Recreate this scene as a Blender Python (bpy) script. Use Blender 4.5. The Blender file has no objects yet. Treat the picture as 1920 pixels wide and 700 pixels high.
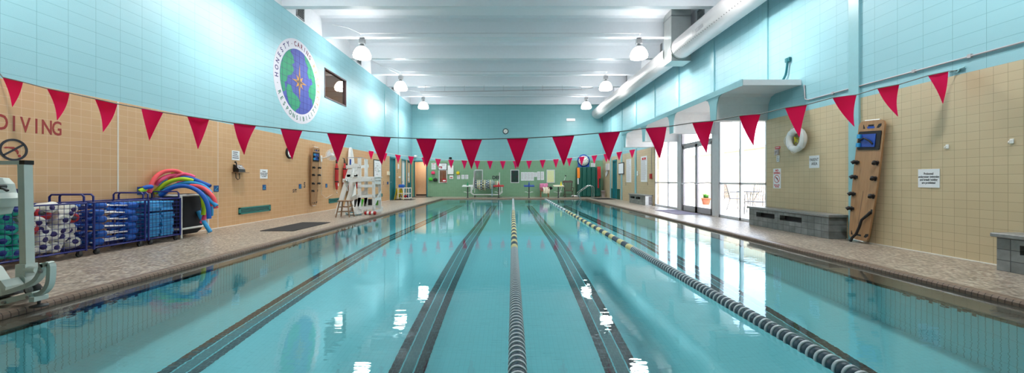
import bpy, math, random
from mathutils import Vector, Matrix
R = math.radians
PI = math.pi
random.seed(7)
scn = bpy.context.scene
COL = scn.collection

# ------------------------------------------------------------------ survey of the hall (metres)
F, CX, CY, CH = 703.0, 958.0, 339.0, 1.08
XL, XR, YF, YB = -6.66, 6.20, 25.3, -3.0
TL, TR, TF = 2.42, 2.55, 2.44            # top of the tan / green wainscot
ZC, ZS = 6.16, 6.81                      # beam bottoms, slab underside
PL, PR, PN, PF = -4.14, 4.55, 0.35, 22.7 # coping outline of the pool
WZ = -0.05                               # water level
LL, LR, LF = -3.83, 4.05, 22.5           # gutter lip
def P(px, py, Y): return Vector(((px-CX)*Y/F, Y, CH+(CY-py)*Y/F))
def LY(px): return -XL*F/(CX-px)
def RY(px): return XR*F/(px-CX)
def ZZ(py, Y): return CH+(CY-py)*Y/F
def FX(px): return (px-CX)*YF/F
def FZ(py): return ZZ(py, YF)
def D(py): return CH*F/(py-CY)           # distance of a deck point

# ------------------------------------------------------------------ materials
def s2l(c): return tuple(((v/255.0)/12.92 if v/255.0 <= .04045 else ((v/255.0+.055)/1.055)**2.4) for v in c)+(1.0,)
def newmat(name):
    m = bpy.data.materials.new(name); m.use_nodes = True
    nt = m.node_tree; b = nt.nodes['Principled BSDF']
    return m, nt, b
def N(nt, t, **kw):
    n = nt.nodes.new(t)
    for k, v in kw.items():
        if k in n.inputs.keys(): n.inputs[k].default_value = v
        else: setattr(n, k, v)
    return n
def plain(name, col, rough=.5, metal=0.0, spec=None, noise=0.06, nscale=12.0, bump=0.0):
    m, nt, b = newmat(name)
    c = s2l(col)
    b.inputs['Roughness'].default_value = rough; b.inputs['Metallic'].default_value = metal
    tc = N(nt, 'ShaderNodeTexCoord'); no = N(nt, 'ShaderNodeTexNoise', Scale=nscale, Detail=3.0)
    nt.links.new(tc.outputs['Object'], no.inputs['Vector'])
    mx = N(nt, 'ShaderNodeMix', data_type='RGBA')
    mx.inputs['A'].default_value = tuple(max(0, v*(1-noise)) for v in c[:3])+(1,)
    mx.inputs['B'].default_value = tuple(min(1, v*(1+noise)) for v in c[:3])+(1,)
    nt.links.new(no.outputs['Fac'], mx.inputs['Factor']); nt.links.new(mx.outputs['Result'], b.inputs['Base Color'])
    if bump:
        bp = N(nt, 'ShaderNodeBump', Strength=bump, Distance=.01); nt.links.new(no.outputs['Fac'], bp.inputs['Height']); nt.links.new(bp.outputs['Normal'], b.inputs['Normal'])
    return m
def emit(name, col, strength):
    m, nt, b = newmat(name)
    b.inputs['Base Color'].default_value = s2l(col); b.inputs['Emission Color'].default_value = s2l(col); b.inputs['Emission Strength'].default_value = strength
    return m
def blocks(name, axes, w, h, c1, c2, grout, mortar=.006, offset=0.0, rough=.35, bump=.35, grain=0.0, shift=(0, 0), var=0.0, mort_smooth=.3, coat=0.0, nsc=1.3):
    """coursed blocks or tiles; axes are the two object axes along and up the surface"""
    m, nt, b = newmat(name)
    tc = N(nt, 'ShaderNodeTexCoord'); sp = N(nt, 'ShaderNodeSeparateXYZ'); cb = N(nt, 'ShaderNodeCombineXYZ')
    nt.links.new(tc.outputs['Object'], sp.inputs['Vector'])
    for i, a in enumerate(axes):
        ad = N(nt, 'ShaderNodeMath', operation='ADD'); ad.inputs[1].default_value = shift[i]
        nt.links.new(sp.outputs[a], ad.inputs[0]); nt.links.new(ad.outputs[0], cb.inputs['XY'[i]])
    br = N(nt, 'ShaderNodeTexBrick', offset=offset, offset_frequency=2, squash=1.0)
    br.inputs['Scale'].default_value = 1.0; br.inputs['Brick Width'].default_value = w; br.inputs['Row Height'].default_value = h
    br.inputs['Mortar Size'].default_value = mortar; br.inputs['Mortar Smooth'].default_value = mort_smooth; br.inputs['Bias'].default_value = 0
    br.inputs['Color1'].default_value = s2l(c1); br.inputs['Color2'].default_value = s2l(c2); br.inputs['Mortar'].default_value = s2l(grout)
    nt.links.new(cb.outputs[0], br.inputs['Vector'])
    no = N(nt, 'ShaderNodeTexNoise', Scale=nsc, Detail=4.0); nt.links.new(tc.outputs['Object'], no.inputs['Vector'])
    mr = N(nt, 'ShaderNodeMapRange'); mr.inputs['To Min'].default_value = 1-var; mr.inputs['To Max'].default_value = 1+var
    nt.links.new(no.outputs['Fac'], mr.inputs['Value'])
    mu = N(nt, 'ShaderNodeVectorMath', operation='SCALE'); nt.links.new(br.outputs['Color'], mu.inputs[0]); nt.links.new(mr.outputs[0], mu.inputs['Scale'])
    nt.links.new(mu.outputs[0], b.inputs['Base Color'])
    b.inputs['Roughness'].default_value = rough; b.inputs['Specular IOR Level'].default_value = .38
    if coat: b.inputs['Coat Weight'].default_value = coat; b.inputs['Coat Roughness'].default_value = .2
    n2 = N(nt, 'ShaderNodeTexNoise', Scale=90.0, Detail=2.0); nt.links.new(tc.outputs['Object'], n2.inputs['Vector'])
    inv = N(nt, 'ShaderNodeMath', operation='SUBTRACT'); inv.inputs[0].default_value = 1.0; nt.links.new(br.outputs['Fac'], inv.inputs[1])
    ma = N(nt, 'ShaderNodeMath', operation='MULTIPLY_ADD'); ma.inputs[1].default_value = grain
    nt.links.new(n2.outputs['Fac'], ma.inputs[0]); nt.links.new(inv.outputs[0], ma.inputs[2])
    bp = N(nt, 'ShaderNodeBump', Strength=bump, Distance=.004); nt.links.new(ma.outputs[0], bp.inputs['Height']); nt.links.new(bp.outputs['Normal'], b.inputs['Normal'])
    return m
M = {}
TEAL, TEAL2, TEALG = (146, 194, 204), (149, 197, 207), (114, 164, 174)
M['teal_side'] = blocks('blue painted block', 'YZ', .376, .192, TEAL, TEAL2, TEALG, .003, 0, .48, .5, .5, var=.04)
M['teal_far'] = blocks('blue painted block far', 'XZ', .376, .192, (132, 184, 190), (135, 187, 193), TEALG, .003, 0, .35, .4, .3, var=.04)
M['teal_plain'] = plain('smooth blue paint', (138, 188, 196), .35)
M['tan_l'] = blocks('tan glazed tile left', 'YZ', .1417, .1152, (204, 164, 122), (200, 159, 117), (220, 190, 156), .0025, 0, .3, .25, .05, var=.05)
M['tan_r'] = blocks('cream glazed tile right', 'YZ', .1417, .1159, (200, 182, 149), (195, 177, 144), (160, 144, 114), .0028, 0, .3, .35, .05, var=.05)
M['green_far'] = blocks('green glazed tile', 'XZ', .1417, .1159, (124, 163, 132), (120, 159, 128), (142, 178, 150), .0025, 0, .35, .2, .05, var=.05)
M['white_wall'] = plain('white upper wall paint', (226, 228, 232), .6)
M['ceil'] = plain('white painted concrete', (224, 226, 230), .5, noise=.03)
M['beam'] = plain('white painted concrete beam', (222, 225, 230), .42, noise=.03)
def deck_mat():
    m, nt, b = newmat('pebble mosaic deck')
    tc = N(nt, 'ShaderNodeTexCoord'); mp = N(nt, 'ShaderNodeMapping'); mp.inputs['Scale'].default_value = (40, 30, 20)
    nt.links.new(tc.outputs['Object'], mp.inputs['Vector'])
    vo = N(nt, 'ShaderNodeTexVoronoi', Scale=1.0, distance='CHEBYCHEV'); vo.inputs['Randomness'].default_value = .55
    nt.links.new(mp.outputs[0], vo.inputs['Vector'])
    cr = N(nt, 'ShaderNodeValToRGB'); cr.color_ramp.interpolation = 'CONSTANT'
    sp = N(nt, 'ShaderNodeSeparateColor'); nt.links.new(vo.outputs['Color'], sp.inputs[0]); nt.links.new(sp.outputs[0], cr.inputs[0])
    e = cr.color_ramp.elements; e[0].color = s2l((140, 127, 114)); e[0].position = 0; e[1].position = .22; e[1].color = s2l((160, 147, 133))
    for p, c in ((.45, (178, 166, 151)), (.65, (124, 111, 100)), (.8, (192, 181, 166)), (.92, (148, 134, 119))):
        x = e.new(p); x.color = s2l(c)
    nt.links.new(cr.outputs[0], b.inputs['Base Color']); b.inputs['Roughness'].default_value = .32
    bp = N(nt, 'ShaderNodeBump', Strength=.25, Distance=.002); bp.invert = True; nt.links.new(vo.outputs['Distance'], bp.inputs['Height']); nt.links.new(bp.outputs['Normal'], b.inputs['Normal'])
    return m
M['deck'] = deck_mat()
M['coping'] = blocks('brown coping tile', 'YX', .05, .30, (134, 116, 102), (122, 104, 92), (82, 70, 62), .004, 0, .35, .5, .1)
M['coping_x'] = blocks('brown coping tile across', 'XY', .10, .30, (150, 130, 112), (142, 122, 106), (90, 76, 66), .006, 0, .35, .5, .1)
M['gutter'] = plain('brown gutter tile', (122, 98, 82), .4, noise=.12, nscale=20)
M['lip'] = plain('black gutter lip', (18, 20, 26), .4)
M['pool_floor'] = blocks('turquoise mosaic floor', 'XY', .05, .05, (148, 230, 237), (146, 228, 235), (136, 218, 226), .002, 0, .5, .1, 0, var=.03)
M['pool_side'] = blocks('turquoise tile side', 'YZ', .05, .6, (150, 230, 237), (148, 228, 235), (100, 176, 184), .0035, 0, .4, .1, 0, shift=(0, .05))
M['pool_end'] = blocks('turquoise tile end', 'XZ', .05, .05, (132, 222, 230), (129, 220, 228), (114, 204, 213), .003, 0, .4, .1, 0)
M['line_dark'] = blocks('black lane tile', 'XY', .05, .05, (26, 30, 36), (38, 42, 46), (84, 100, 104), .003, .5, .4, .1, 0)
M['line_mid'] = blocks('grey green lane tile', 'XY', .05, .05, (78, 118, 122), (84, 124, 128), (104, 146, 150), .003, .5, .4, .1, 0)
def water_mat():
    m = bpy.data.materials.new('pool water'); m.use_nodes = True; nt = m.node_tree
    nt.nodes.remove(nt.nodes['Principled BSDF'])
    g = N(nt, 'ShaderNodeBsdfGlass', Roughness=0.0, IOR=1.333); g.inputs['Color'].default_value = (.86, .98, 1, 1)
    tc = N(nt, 'ShaderNodeTexCoord')
    n1 = N(nt, 'ShaderNodeTexNoise', Scale=1.1, Detail=1.0); n2 = N(nt, 'ShaderNodeTexNoise', Scale=15.0, Detail=1.0)
    mp = N(nt, 'ShaderNodeMapping'); mp.inputs['Scale'].default_value = (.35, 1.5, 1)
    nt.links.new(tc.outputs['Object'], n1.inputs['Vector']); nt.links.new(tc.outputs['Object'], mp.inputs['Vector']); nt.links.new(mp.outputs[0], n2.inputs['Vector'])
    a = N(nt, 'ShaderNodeMath', operation='MULTIPLY_ADD'); a.inputs[1].default_value = .2
    nt.links.new(n2.outputs['Fac'], a.inputs[0]); nt.links.new(n1.outputs['Fac'], a.inputs[2])
    bp = N(nt, 'ShaderNodeBump', Strength=1.0, Distance=.003)
    nt.links.new(a.outputs[0], bp.inputs['Height']); nt.links.new(bp.outputs['Normal'], g.inputs['Normal'])
    nt.links.new(g.outputs[0], nt.nodes['Material Output'].inputs['Surface'])
    return m
M['water'] = water_mat()
def glass_mat(name, tint=(1, 1, 1, 1), ior=1.45):
    m = bpy.data.materials.new(name); m.use_nodes = True; nt = m.node_tree
    nt.nodes.remove(nt.nodes['Principled BSDF'])
    t = N(nt, 'ShaderNodeBsdfTransparent'); t.inputs[0].default_value = tint
    g = N(nt, 'ShaderNodeBsdfGlossy', Roughness=.02); mx = N(nt, 'ShaderNodeMixShader'); lw = N(nt, 'ShaderNodeLayerWeight', Blend=.5)
    pw = N(nt, 'ShaderNodeMath', operation='POWER'); pw.inputs[1].default_value = 4.0; nt.links.new(lw.outputs['Facing'], pw.inputs[0])
    fr = N(nt, 'ShaderNodeMath', operation='MULTIPLY_ADD'); f0 = ((ior-1)/(ior+1))**2; fr.inputs[1].default_value = 1-f0; fr.inputs[2].default_value = f0; nt.links.new(pw.outputs[0], fr.inputs[0])
    nt.links.new(fr.outputs[0], mx.inputs[0]); nt.links.new(t.outputs[0], mx.inputs[1]); nt.links.new(g.outputs[0], mx.inputs[2])
    nt.links.new(mx.outputs[0], nt.nodes['Material Output'].inputs['Surface'])
    return m
M['glass'] = glass_mat('clear window glass')
M['dim_glass'] = glass_mat('tinted office glass', (.7, .66, .6, 1), 1.9)
def wood(name, c1, c2, axis='Z', rough=.45):
    m, nt, b = newmat(name)
    tc = N(nt, 'ShaderNodeTexCoord'); mp = N(nt, 'ShaderNodeMapping'); mp.inputs['Scale'].default_value = (14, 14, 1.2) if axis == 'Z' else (1.2, 14, 14)
    no = N(nt, 'ShaderNodeTexNoise', Scale=3.0, Detail=4.0); nt.links.new(tc.outputs['Object'], mp.inputs['Vector']); nt.links.new(mp.outputs[0], no.inputs['Vector'])
    mx = N(nt, 'ShaderNodeMix', data_type='RGBA'); mx.inputs['A'].default_value = s2l(c1); mx.inputs['B'].default_value = s2l(c2)
    nt.links.new(no.outputs['Fac'], mx.inputs['Factor']); nt.links.new(mx.outputs['Result'], b.inputs['Base Color']); b.inputs['Roughness'].default_value = rough
    return m
M['board_wood'] = wood('pale plywood', (178, 138, 98), (142, 104, 70))
M['stool_wood'] = wood('worn stool wood', (150, 118, 90), (112, 84, 60))
M['dark_wood'] = wood('dark rocker wood', (78, 56, 44), (50, 36, 30))
M['chair_wood'] = wood('light chair wood', (170, 120, 80), (140, 92, 58))
M['white_paint'] = wood('white painted timber', (236, 236, 234), (214, 216, 214))
M['red'] = plain('crimson pennant vinyl', (246, 26, 124), .5, noise=.04)
_nt = M['red'].node_tree; _tr = N(_nt, 'ShaderNodeBsdfTranslucent'); _tr.inputs[0].default_value = s2l((240, 24, 112)); _mx = N(_nt, 'ShaderNodeMixShader'); _mx.inputs[0].default_value = .55
_nt.links.new(_nt.nodes['Principled BSDF'].outputs[0], _mx.inputs[1]); _nt.links.new(_tr.outputs[0], _mx.inputs[2]); _nt.links.new(_mx.outputs[0], _nt.nodes['Material Output'].inputs['Surface'])
M['cord'] = plain('grey cord', (120, 120, 118), .7)
M['white_cord'] = plain('white cord', (222, 222, 218), .7)
M['white'] = plain('white plastic', (232, 233, 232), .4)
M['pvc'] = plain('white pvc pipe', (228, 226, 220), .35)
M['paper'] = plain('white paper', (226, 230, 234), .8, noise=.02)
M['ink'] = plain('dark ink', (40, 42, 52), .7)
M['black'] = plain('black rubber', (16, 16, 19), .6)
M['black_gloss'] = plain('black plastic', (20, 21, 24), .3)
M['mat_black'] = plain('black floor mat', (10, 10, 14), .8)
M['mat_grey'] = plain('grey violet mat', (116, 108, 122), .85)
M['red_paint'] = plain('dark red paint', (150, 36, 34), .5)
M['signred'] = plain('sign red', (196, 36, 48), .5)
M['teal_door'] = plain('teal door paint', (28, 124, 136), .4)
M['teal_dark'] = plain('dark teal paint', (20, 104, 112), .4)
M['vent_teal'] = plain('green teal grille', (44, 124, 118), .45)
M['vent_dark'] = plain('dark duct void', (12, 30, 32), .7)
M['alu'] = plain('white aluminium frame', (214, 214, 218), .35, .1)
M['alu_dark'] = plain('grey aluminium frame', (180, 174, 178), .4, .15)
M['steel'] = plain('polished stainless steel', (200, 202, 204), .16, .95)
M['galv'] = plain('galvanised duct metal', (176, 180, 178), .28, .7, noise=.15, nscale=5)
M['duct'] = plain('pale fabric duct', (206, 202, 202), .45, .25, noise=.05, nscale=4)
M['rack_blue'] = plain('navy enamelled wire', (30, 38, 112), .35)
M['foam_blue'] = plain('royal blue foam', (16, 92, 186), .6)
M['foam_navy'] = plain('navy foam', (18, 44, 128), .6)
M['foam_light'] = plain('sky blue foam', (64, 158, 216), .65)
M['foam_white'] = plain('white foam', (220, 218, 210), .7)
M['foam_teal'] = plain('sea green foam', (14, 158, 138), .6)
M['foam_yellow'] = plain('lemon foam', (226, 216, 60), .6)
M['foam_purple'] = plain('deep purple foam', (44, 32, 96), .6)
M['foam_red'] = plain('coral red foam', (238, 84, 92), .6)
M['foam_pink'] = plain('pink foam', (236, 84, 128), .6)
M['foam_lime'] = plain('lime foam', (176, 212, 30), .6)
M['foam_cyan'] = plain('cyan foam', (44, 150, 206), .6)
M['foam_deep'] = plain('cobalt foam', (16, 88, 182), .6)
M['hamper'] = plain('black mesh hamper', (22, 24, 30), .7)
M['lift'] = plain('grey green lift enamel', (206, 216, 210), .35)
M['lift_dark'] = plain('dark grey lift plastic', (62, 64, 66), .5)
M['stone'] = blocks('grey stone tile', 'YZ', .165, .13, (112, 116, 116), (136, 140, 140), (74, 78, 80), .005, 0, .4, .3, .2, var=.45, nsc=9.0)
M['stone_top'] = plain('grey stone slab', (132, 134, 134), .3, noise=.3, nscale=30)
M['rescue_red'] = plain('red rescue vinyl', (176, 28, 34), .45)
M['rope_dark'] = plain('slate rope float', (50, 76, 90), .5)
M['rope_navy'] = plain('navy rope float', (62, 88, 108), .4)
M['rope_grey'] = plain('pale grey float rim', (184, 196, 202), .4)
M['rope_yellow'] = plain('pale yellow float', (226, 216, 158), .45)
M['rope_white'] = plain('white rope float', (206, 214, 214), .45)
M['lamp'] = emit('glowing acrylic dome', (255, 252, 250), 14.0)
M['lamp_upper'] = emit('glowing acrylic dome upper part', (255, 252, 250), 24.0)
M['lamp_cap'] = plain('grey lamp housing', (148, 150, 152), .35, .4)
M['clock_face'] = plain('clock face', (232, 232, 226), .5)
M['green_cover'] = plain('dark green vinyl cover', (16, 84, 74), .4)
M['clock_blue'] = plain('royal blue board', (24, 70, 160), .45)
M['orange'] = plain('orange vest', (240, 140, 40), .6)
M['yellow'] = plain('bright yellow plastic', (228, 206, 26), .45)
M['pinkbag'] = plain('pink bag', (232, 60, 106), .6)
M['greenbag'] = plain('green bag', (70, 206, 50), .6)
M['pinkfloral'] = plain('pink towel', (226, 130, 170), .8, noise=.5, nscale=14)
M['cream'] = plain('cream towel', (226, 214, 190), .85)
M['globe_blue'] = plain('mural blue', (70, 86, 168), .75, noise=.12, nscale=9)
M['globe_green'] = plain('mural green', (40, 150, 110), .75, noise=.08)
M['mural_white'] = plain('mural white', (214, 212, 222), .75, noise=.02)
M['gold'] = plain('mural gold', (196, 140, 62), .7)
M['maroon'] = plain('mural maroon', (112, 24, 56), .7)
M['indigo'] = plain('mural indigo', (48, 38, 108), .7)
M['mural_dark'] = plain('mural dark brown', (66, 46, 52), .5)
M['letter_green'] = plain('mural letter green', (34, 112, 92), .7)
M['beige_room'] = plain('beige back room', (214, 182, 146), .7)
M['brown_room'] = plain('brown back room', (150, 84, 60), .7, noise=.5, nscale=3)
M['grey_room'] = plain('grey back room', (120, 112, 100), .7, noise=.3, nscale=3)
M['patio'] = blocks('patio paving', 'XY', .6, .6, (206, 196, 186), (200, 190, 180), (180, 170, 160), .01)
M['patio_wall'] = blocks('cream patio block', 'YZ', .4, .2, (222, 206, 182), (218, 200, 176), (196, 180, 158), .008, .5)
M['leaf'] = plain('green leaves', (84, 150, 60), .6, noise=.3)
M['terracotta'] = plain('terracotta pot', (186, 110, 80), .7)
M['patio_metal'] = plain('patio chair metal', (96, 98, 104), .4, .3)
M['tile_blue'] = plain('deep blue symbol tile', (24, 74, 136), .3)
M['tile_sky'] = plain('light blue symbol', (80, 170, 200), .3)
M['purple'] = plain('purple sign', (84, 70, 130), .5)

# ------------------------------------------------------------------ mesh builder
class MB:
    def __init__(s): s.v = []; s.f = []; s.m = []; s.sm = []
    def add(s, vs, fs, mi=0, smooth=False):
        o = len(s.v); s.v += [Vector(v) for v in vs]; s.f += [tuple(i+o for i in f) for f in fs]; s.m += [mi]*len(fs); s.sm += [smooth]*len(fs); return s
    def box(s, a, b, mi=0):
        x0, y0, z0 = (min(a[i], b[i]) for i in range(3)); x1, y1, z1 = (max(a[i], b[i]) for i in range(3))
        return s.add([(x0,y0,z0),(x1,y0,z0),(x1,y1,z0),(x0,y1,z0),(x0,y0,z1),(x1,y0,z1),(x1,y1,z1),(x0,y1,z1)],
                     [(0,3,2,1),(4,5,6,7),(0,1,5,4),(1,2,6,5),(2,3,7,6),(3,0,4,7)], mi)
    def rbox(s, a, b, r=.01, mi=0):
        """box with chamfered edges"""
        x0, y0, z0 = (min(a[i], b[i]) for i in range(3)); x1, y1, z1 = (max(a[i], b[i]) for i in range(3))
        r = min(r, (x1-x0)*.45, (y1-y0)*.45, (z1-z0)*.45)
        def ring(x0, x1, y0, y1, z, c): return [(x0+c,y0,z),(x1-c,y0,z),(x1,y0+c,z),(x1,y1-c,z),(x1-c,y1,z),(x0+c,y1,z),(x0,y1-c,z),(x0,y0+c,z)]
        v = ring(x0+r,x1-r,y0+r,y1-r,z0,r*.5)+ring(x0,x1,y0,y1,z0+r,r)+ring(x0,x1,y0,y1,z1-r,r)+ring(x0+r,x1-r,y0+r,y1-r,z1,r*.5)
        f = [tuple(range(7,-1,-1)), tuple(range(24,32))]
        for k in range(3):
            for i in range(8): f.append((k*8+i, k*8+(i+1)%8, k*8+8+(i+1)%8, k*8+8+i))
        return s.add(v, f, mi)
    def obox(s, c, ax, ay, az, hx, hy, hz, mi=0):
        c = Vector(c); ax, ay, az = Vector(ax).normalized()*hx, Vector(ay).normalized()*hy, Vector(az).normalized()*hz
        v = [c+sx*ax+sy*ay+sz*az for sz in (-1,1) for sx, sy in ((-1,-1),(1,-1),(1,1),(-1,1))]
        return s.add(v, [(0,3,2,1),(4,5,6,7),(0,1,5,4),(1,2,6,5),(2,3,7,6),(3,0,4,7)], mi)
    def tube(s, pts, r, n=8, mi=0, caps=True, closed=False):
        pts = [Vector(p) for p in pts]; k = len(pts); rr = r if isinstance(r, (list, tuple)) else [r]*k
        o = []; up = None
        for i in range(k):
            if closed: t = pts[(i+1)%k]-pts[i-1]
            else: t = pts[min(i+1,k-1)]-pts[max(i-1,0)]
            t = t.normalized() if t.length > 1e-9 else Vector((0,0,1))
            if up is None: up = Vector((0,0,1)) if abs(t.z) < .9 else Vector((1,0,0))
            a = t.cross(up)
            if a.length < 1e-5: a = t.cross(Vector((1,.3,0)))
            a.normalize(); bb = a.cross(t).normalized(); up = bb
            for j in range(n):
                an = 2*PI*j/n; o.append(pts[i]+rr[i]*(math.cos(an)*a+math.sin(an)*bb))
        f = []
        for i in range(k if closed else k-1):
            i2 = (i+1) % k
            for j in range(n): f.append((i*n+j, i*n+(j+1)%n, i2*n+(j+1)%n, i2*n+j))
        s.add(o, f, mi, True)
        if caps and not closed:
            s.add(o[:n], [tuple(range(n))], mi); s.add(o[-n:], [tuple(range(n-1,-1,-1))], mi)
        return s
    def lathe(s, prof, n=24, c=(0,0,0), axis='Z', mi=0, smooth=True):
        """profile of (radius, height) turned about an axis"""
        c = Vector(c); o = []
        for r, h in prof:
            for j in range(n):
                a = 2*PI*j/n; x, y = r*math.cos(a), r*math.sin(a)
                o.append(c+(Vector((x,y,h)) if axis == 'Z' else Vector((h,x,y)) if axis == 'X' else Vector((x,h,-y)) if axis == 'Y' else axis @ Vector((x,y,h))))
        f = [(i*n+j, i*n+(j+1)%n, (i+1)*n+(j+1)%n, (i+1)*n+j) for i in range(len(prof)-1) for j in range(n)]
        s.add(o, f, mi, smooth)
        if prof[0][0] > 1e-6: s.add(o[:n], [tuple(range(n-1,-1,-1))], mi)
        if prof[-1][0] > 1e-6: s.add(o[-n:], [tuple(range(n))], mi)
        return s
    def prism(s, poly, fn, t0, t1, mi=0):
        """polygon (u,v) extruded from t0 to t1; fn(u,v,t) gives the point"""
        k = len(poly); v = [fn(u, w, t0) for u, w in poly]+[fn(u, w, t1) for u, w in poly]
        f = [tuple(range(k-1,-1,-1)), tuple(range(k, 2*k))]+[(i, (i+1)%k, k+(i+1)%k, k+i) for i in range(k)]
        return s.add(v, f, mi)
    def sphere(s, c, r, mi=0, n=12, sc=(1,1,1)):
        prof = [(max(1e-7, math.sin(PI*i/8)), -math.cos(PI*i/8)) for i in range(9)]
        o = len(s.v); s.lathe(prof, n, (0,0,0), 'Z', mi)
        for i in range(o, len(s.v)): v = s.v[i]; s.v[i] = Vector((v.x*r*sc[0], v.y*r*sc[1], v.z*r*sc[2]))+Vector(c)
        return s
    def build(s, name, mats, parent=None):
        me = bpy.data.meshes.new(name)
        off = world_loc(parent) if parent else Vector((0,0,0))
        me.from_pydata([tuple(v-off) for v in s.v], [], s.f)
        for mt in (mats if isinstance(mats, (list, tuple)) else [mats]): me.materials.append(M[mt] if isinstance(mt, str) else mt)
        me.polygons.foreach_set('material_index', s.m); me.polygons.foreach_set('use_smooth', s.sm)
        me.validate(); me.update()
        o = bpy.data.objects.new(name, me); COL.objects.link(o)
        if parent: o.parent = parent
        return o
    def built_at(s, name, mats, loc):
        """top-level mesh whose origin is at loc"""
        loc = Vector(loc); s.v = [v-loc for v in s.v]; o = s.build(name, mats); o.location = loc; return o
def world_loc(o):
    l = Vector((0,0,0))
    while o: l = l+o.location; o = o.parent
    return l
def tag(o, label, cat, group=None):
    o['label'] = label; o['category'] = cat
    if group: o['group'] = group
    return o
def thing(name, label, cat, loc, group=None):
    o = bpy.data.objects.new(name, None); o.empty_display_size = .1; COL.objects.link(o); o.location = loc
    return tag(o, label, cat, group)
def struct(mb, name, mats, parent=None):
    o = mb.build(name, mats, parent)
    if not parent: o['kind'] = 'structure'
    return o
def copy_tree(o, parent=None):
    c = o.copy(); COL.objects.link(c); c.parent = parent
    for ch in list(o.children): copy_tree(ch, c)
    return c

# text meshes
_tc = {}
def glyphs(body, size, ext=.002, bold=0.0, sp=1.0):
    key = (body, size, ext, bold, sp)
    if key in _tc: return _tc[key]
    cu = bpy.data.curves.new('lettering', 'FONT'); cu.body = body; cu.size = size; cu.extrude = ext; cu.offset = bold; cu.space_character = sp
    cu.align_x = 'CENTER'; cu.align_y = 'CENTER'; cu.resolution_u = 3
    ob = bpy.data.objects.new('lettering', cu); COL.objects.link(ob)
    dg = bpy.context.evaluated_depsgraph_get(); me = bpy.data.meshes.new_from_object(ob.evaluated_get(dg))
    r = ([v.co.copy() for v in me.vertices], [tuple(p.vertices) for p in me.polygons])
    bpy.data.objects.remove(ob); bpy.data.meshes.remove(me); bpy.data.curves.remove(cu)
    _tc[key] = r; return r
def frame(wall, u, z, n=0.0, rot=0.0):
    """matrix from a flat sheet (x right, y up, z out) on to a wall"""
    if wall == 'L': m = Matrix(((0,0,1,XL+n),(1,0,0,u),(0,1,0,z),(0,0,0,1)))
    elif wall == 'R': m = Matrix(((0,0,-1,XR-n),(-1,0,0,u),(0,1,0,z),(0,0,0,1)))
    else: m = Matrix(((1,0,0,u),(0,0,-1,YF-n),(0,1,0,z),(0,0,0,1)))
    return m @ Matrix.Rotation(rot, 4, 'Z')
def put_text(mb, body, size, mat4, mi=0, bold=0.0, sx=1.0, ext=.001, sp=1.0):
    v, f = glyphs(body, size, ext, bold, sp)
    return mb.add([mat4 @ Vector((p.x*sx, p.y, p.z)) for p in v], f, mi)
def sheet(mb, mat4, w, h, t, x=0, y=0, mi=0):
    v = [mat4 @ Vector((x+sx*w/2, y+sy*h/2, z)) for z in (0, t) for sx, sy in ((-1,-1),(1,-1),(1,1),(-1,1))]
    return mb.add(v, [(0,3,2,1),(4,5,6,7),(0,1,5,4),(1,2,6,5),(2,3,7,6),(3,0,4,7)], mi)
def notice(name, wall, u, z, w, h, label, cat='sign', lines=5, mat='paper', title=None, tmat='signred', rot=0, group=None, t=.006, ink='ink', n0=0.0):
    """a paper or board on a wall with printed lines"""
    fm = frame(wall, u, z, n0, rot); mb = MB(); sheet(mb, fm, w, h, t)
    o = mb.built_at(name, mat, fm.translation); tag(o, label, cat, group)
    fm2 = frame(wall, u, z, n0+t, rot); rnd = random.Random(int(u*100)+int(z*100)); tb = MB(); y0 = h*.40
    if title:
        sheet(tb, fm2, w*.6, h*.09, .001, 0, h*.40, 1); y0 = h*.30
    for i in range(lines):
        ww = w*(.55+.3*rnd.random()); sheet(tb, fm2, ww, h*.30/max(lines, 4), .001, -(w*.86-ww)/2*.6, y0-(y0+h*.40)*(i+.3)/lines)
    tb.build('printed_text', [ink, tmat], o)
    return o
# ================================================================== THE SETTING
def wall_grid(mb, us, zs, holes, put, mat):
    us = sorted(set(us+[h[0] for h in holes]+[h[1] for h in holes])); zs = sorted(set(zs+[h[2] for h in holes]+[h[3] for h in holes]))
    for a, b in zip(us, us[1:]):
        for c, d in zip(zs, zs[1:]):
            u, z = (a+b)/2, (c+d)/2
            if any(h[0] < u < h[1] and h[2] < z < h[3] for h in holes): continue
            put(mb, a, b, c, d, mat(u, z))
# left wall
DL = [(20.63, 21.55, 0, 2.38), (22.83, 23.68, 0, 2.38), (24.1, 24.95, 0, 2.38)]
WIN = (13.38, 15.15, 4.06, 5.13)
mb = MB()
wall_grid(mb, [YB-.2, YF+.2], [-.3, TL, ZC, 7.2], DL+[WIN], lambda m, a, b, c, d, k: m.box((XL-.15, a, c), (XL, b, d), k), lambda u, z: 0 if z < TL else (1 if z < ZC else 2))
struct(mb, 'wall_left', ['tan_l', 'teal_side', 'white_wall'])
# right wall, with the glazed opening and one door
OPEN = (9.10, 16.22, 0, 3.12)
DR = (21.95, 22.8, 0, 2.30)
mb = MB()
wall_grid(mb, [YB-.2, YF+.2], [-.3, TR, ZC, 7.2], [OPEN, DR], lambda m, a, b, c, d, k: m.box((XR, a, c), (XR+.2, b, d), k), lambda u, z: 0 if z < TR else (1 if z < ZC else 2))
struct(mb, 'wall_right', ['tan_r', 'teal_side', 'white_wall'])
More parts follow.
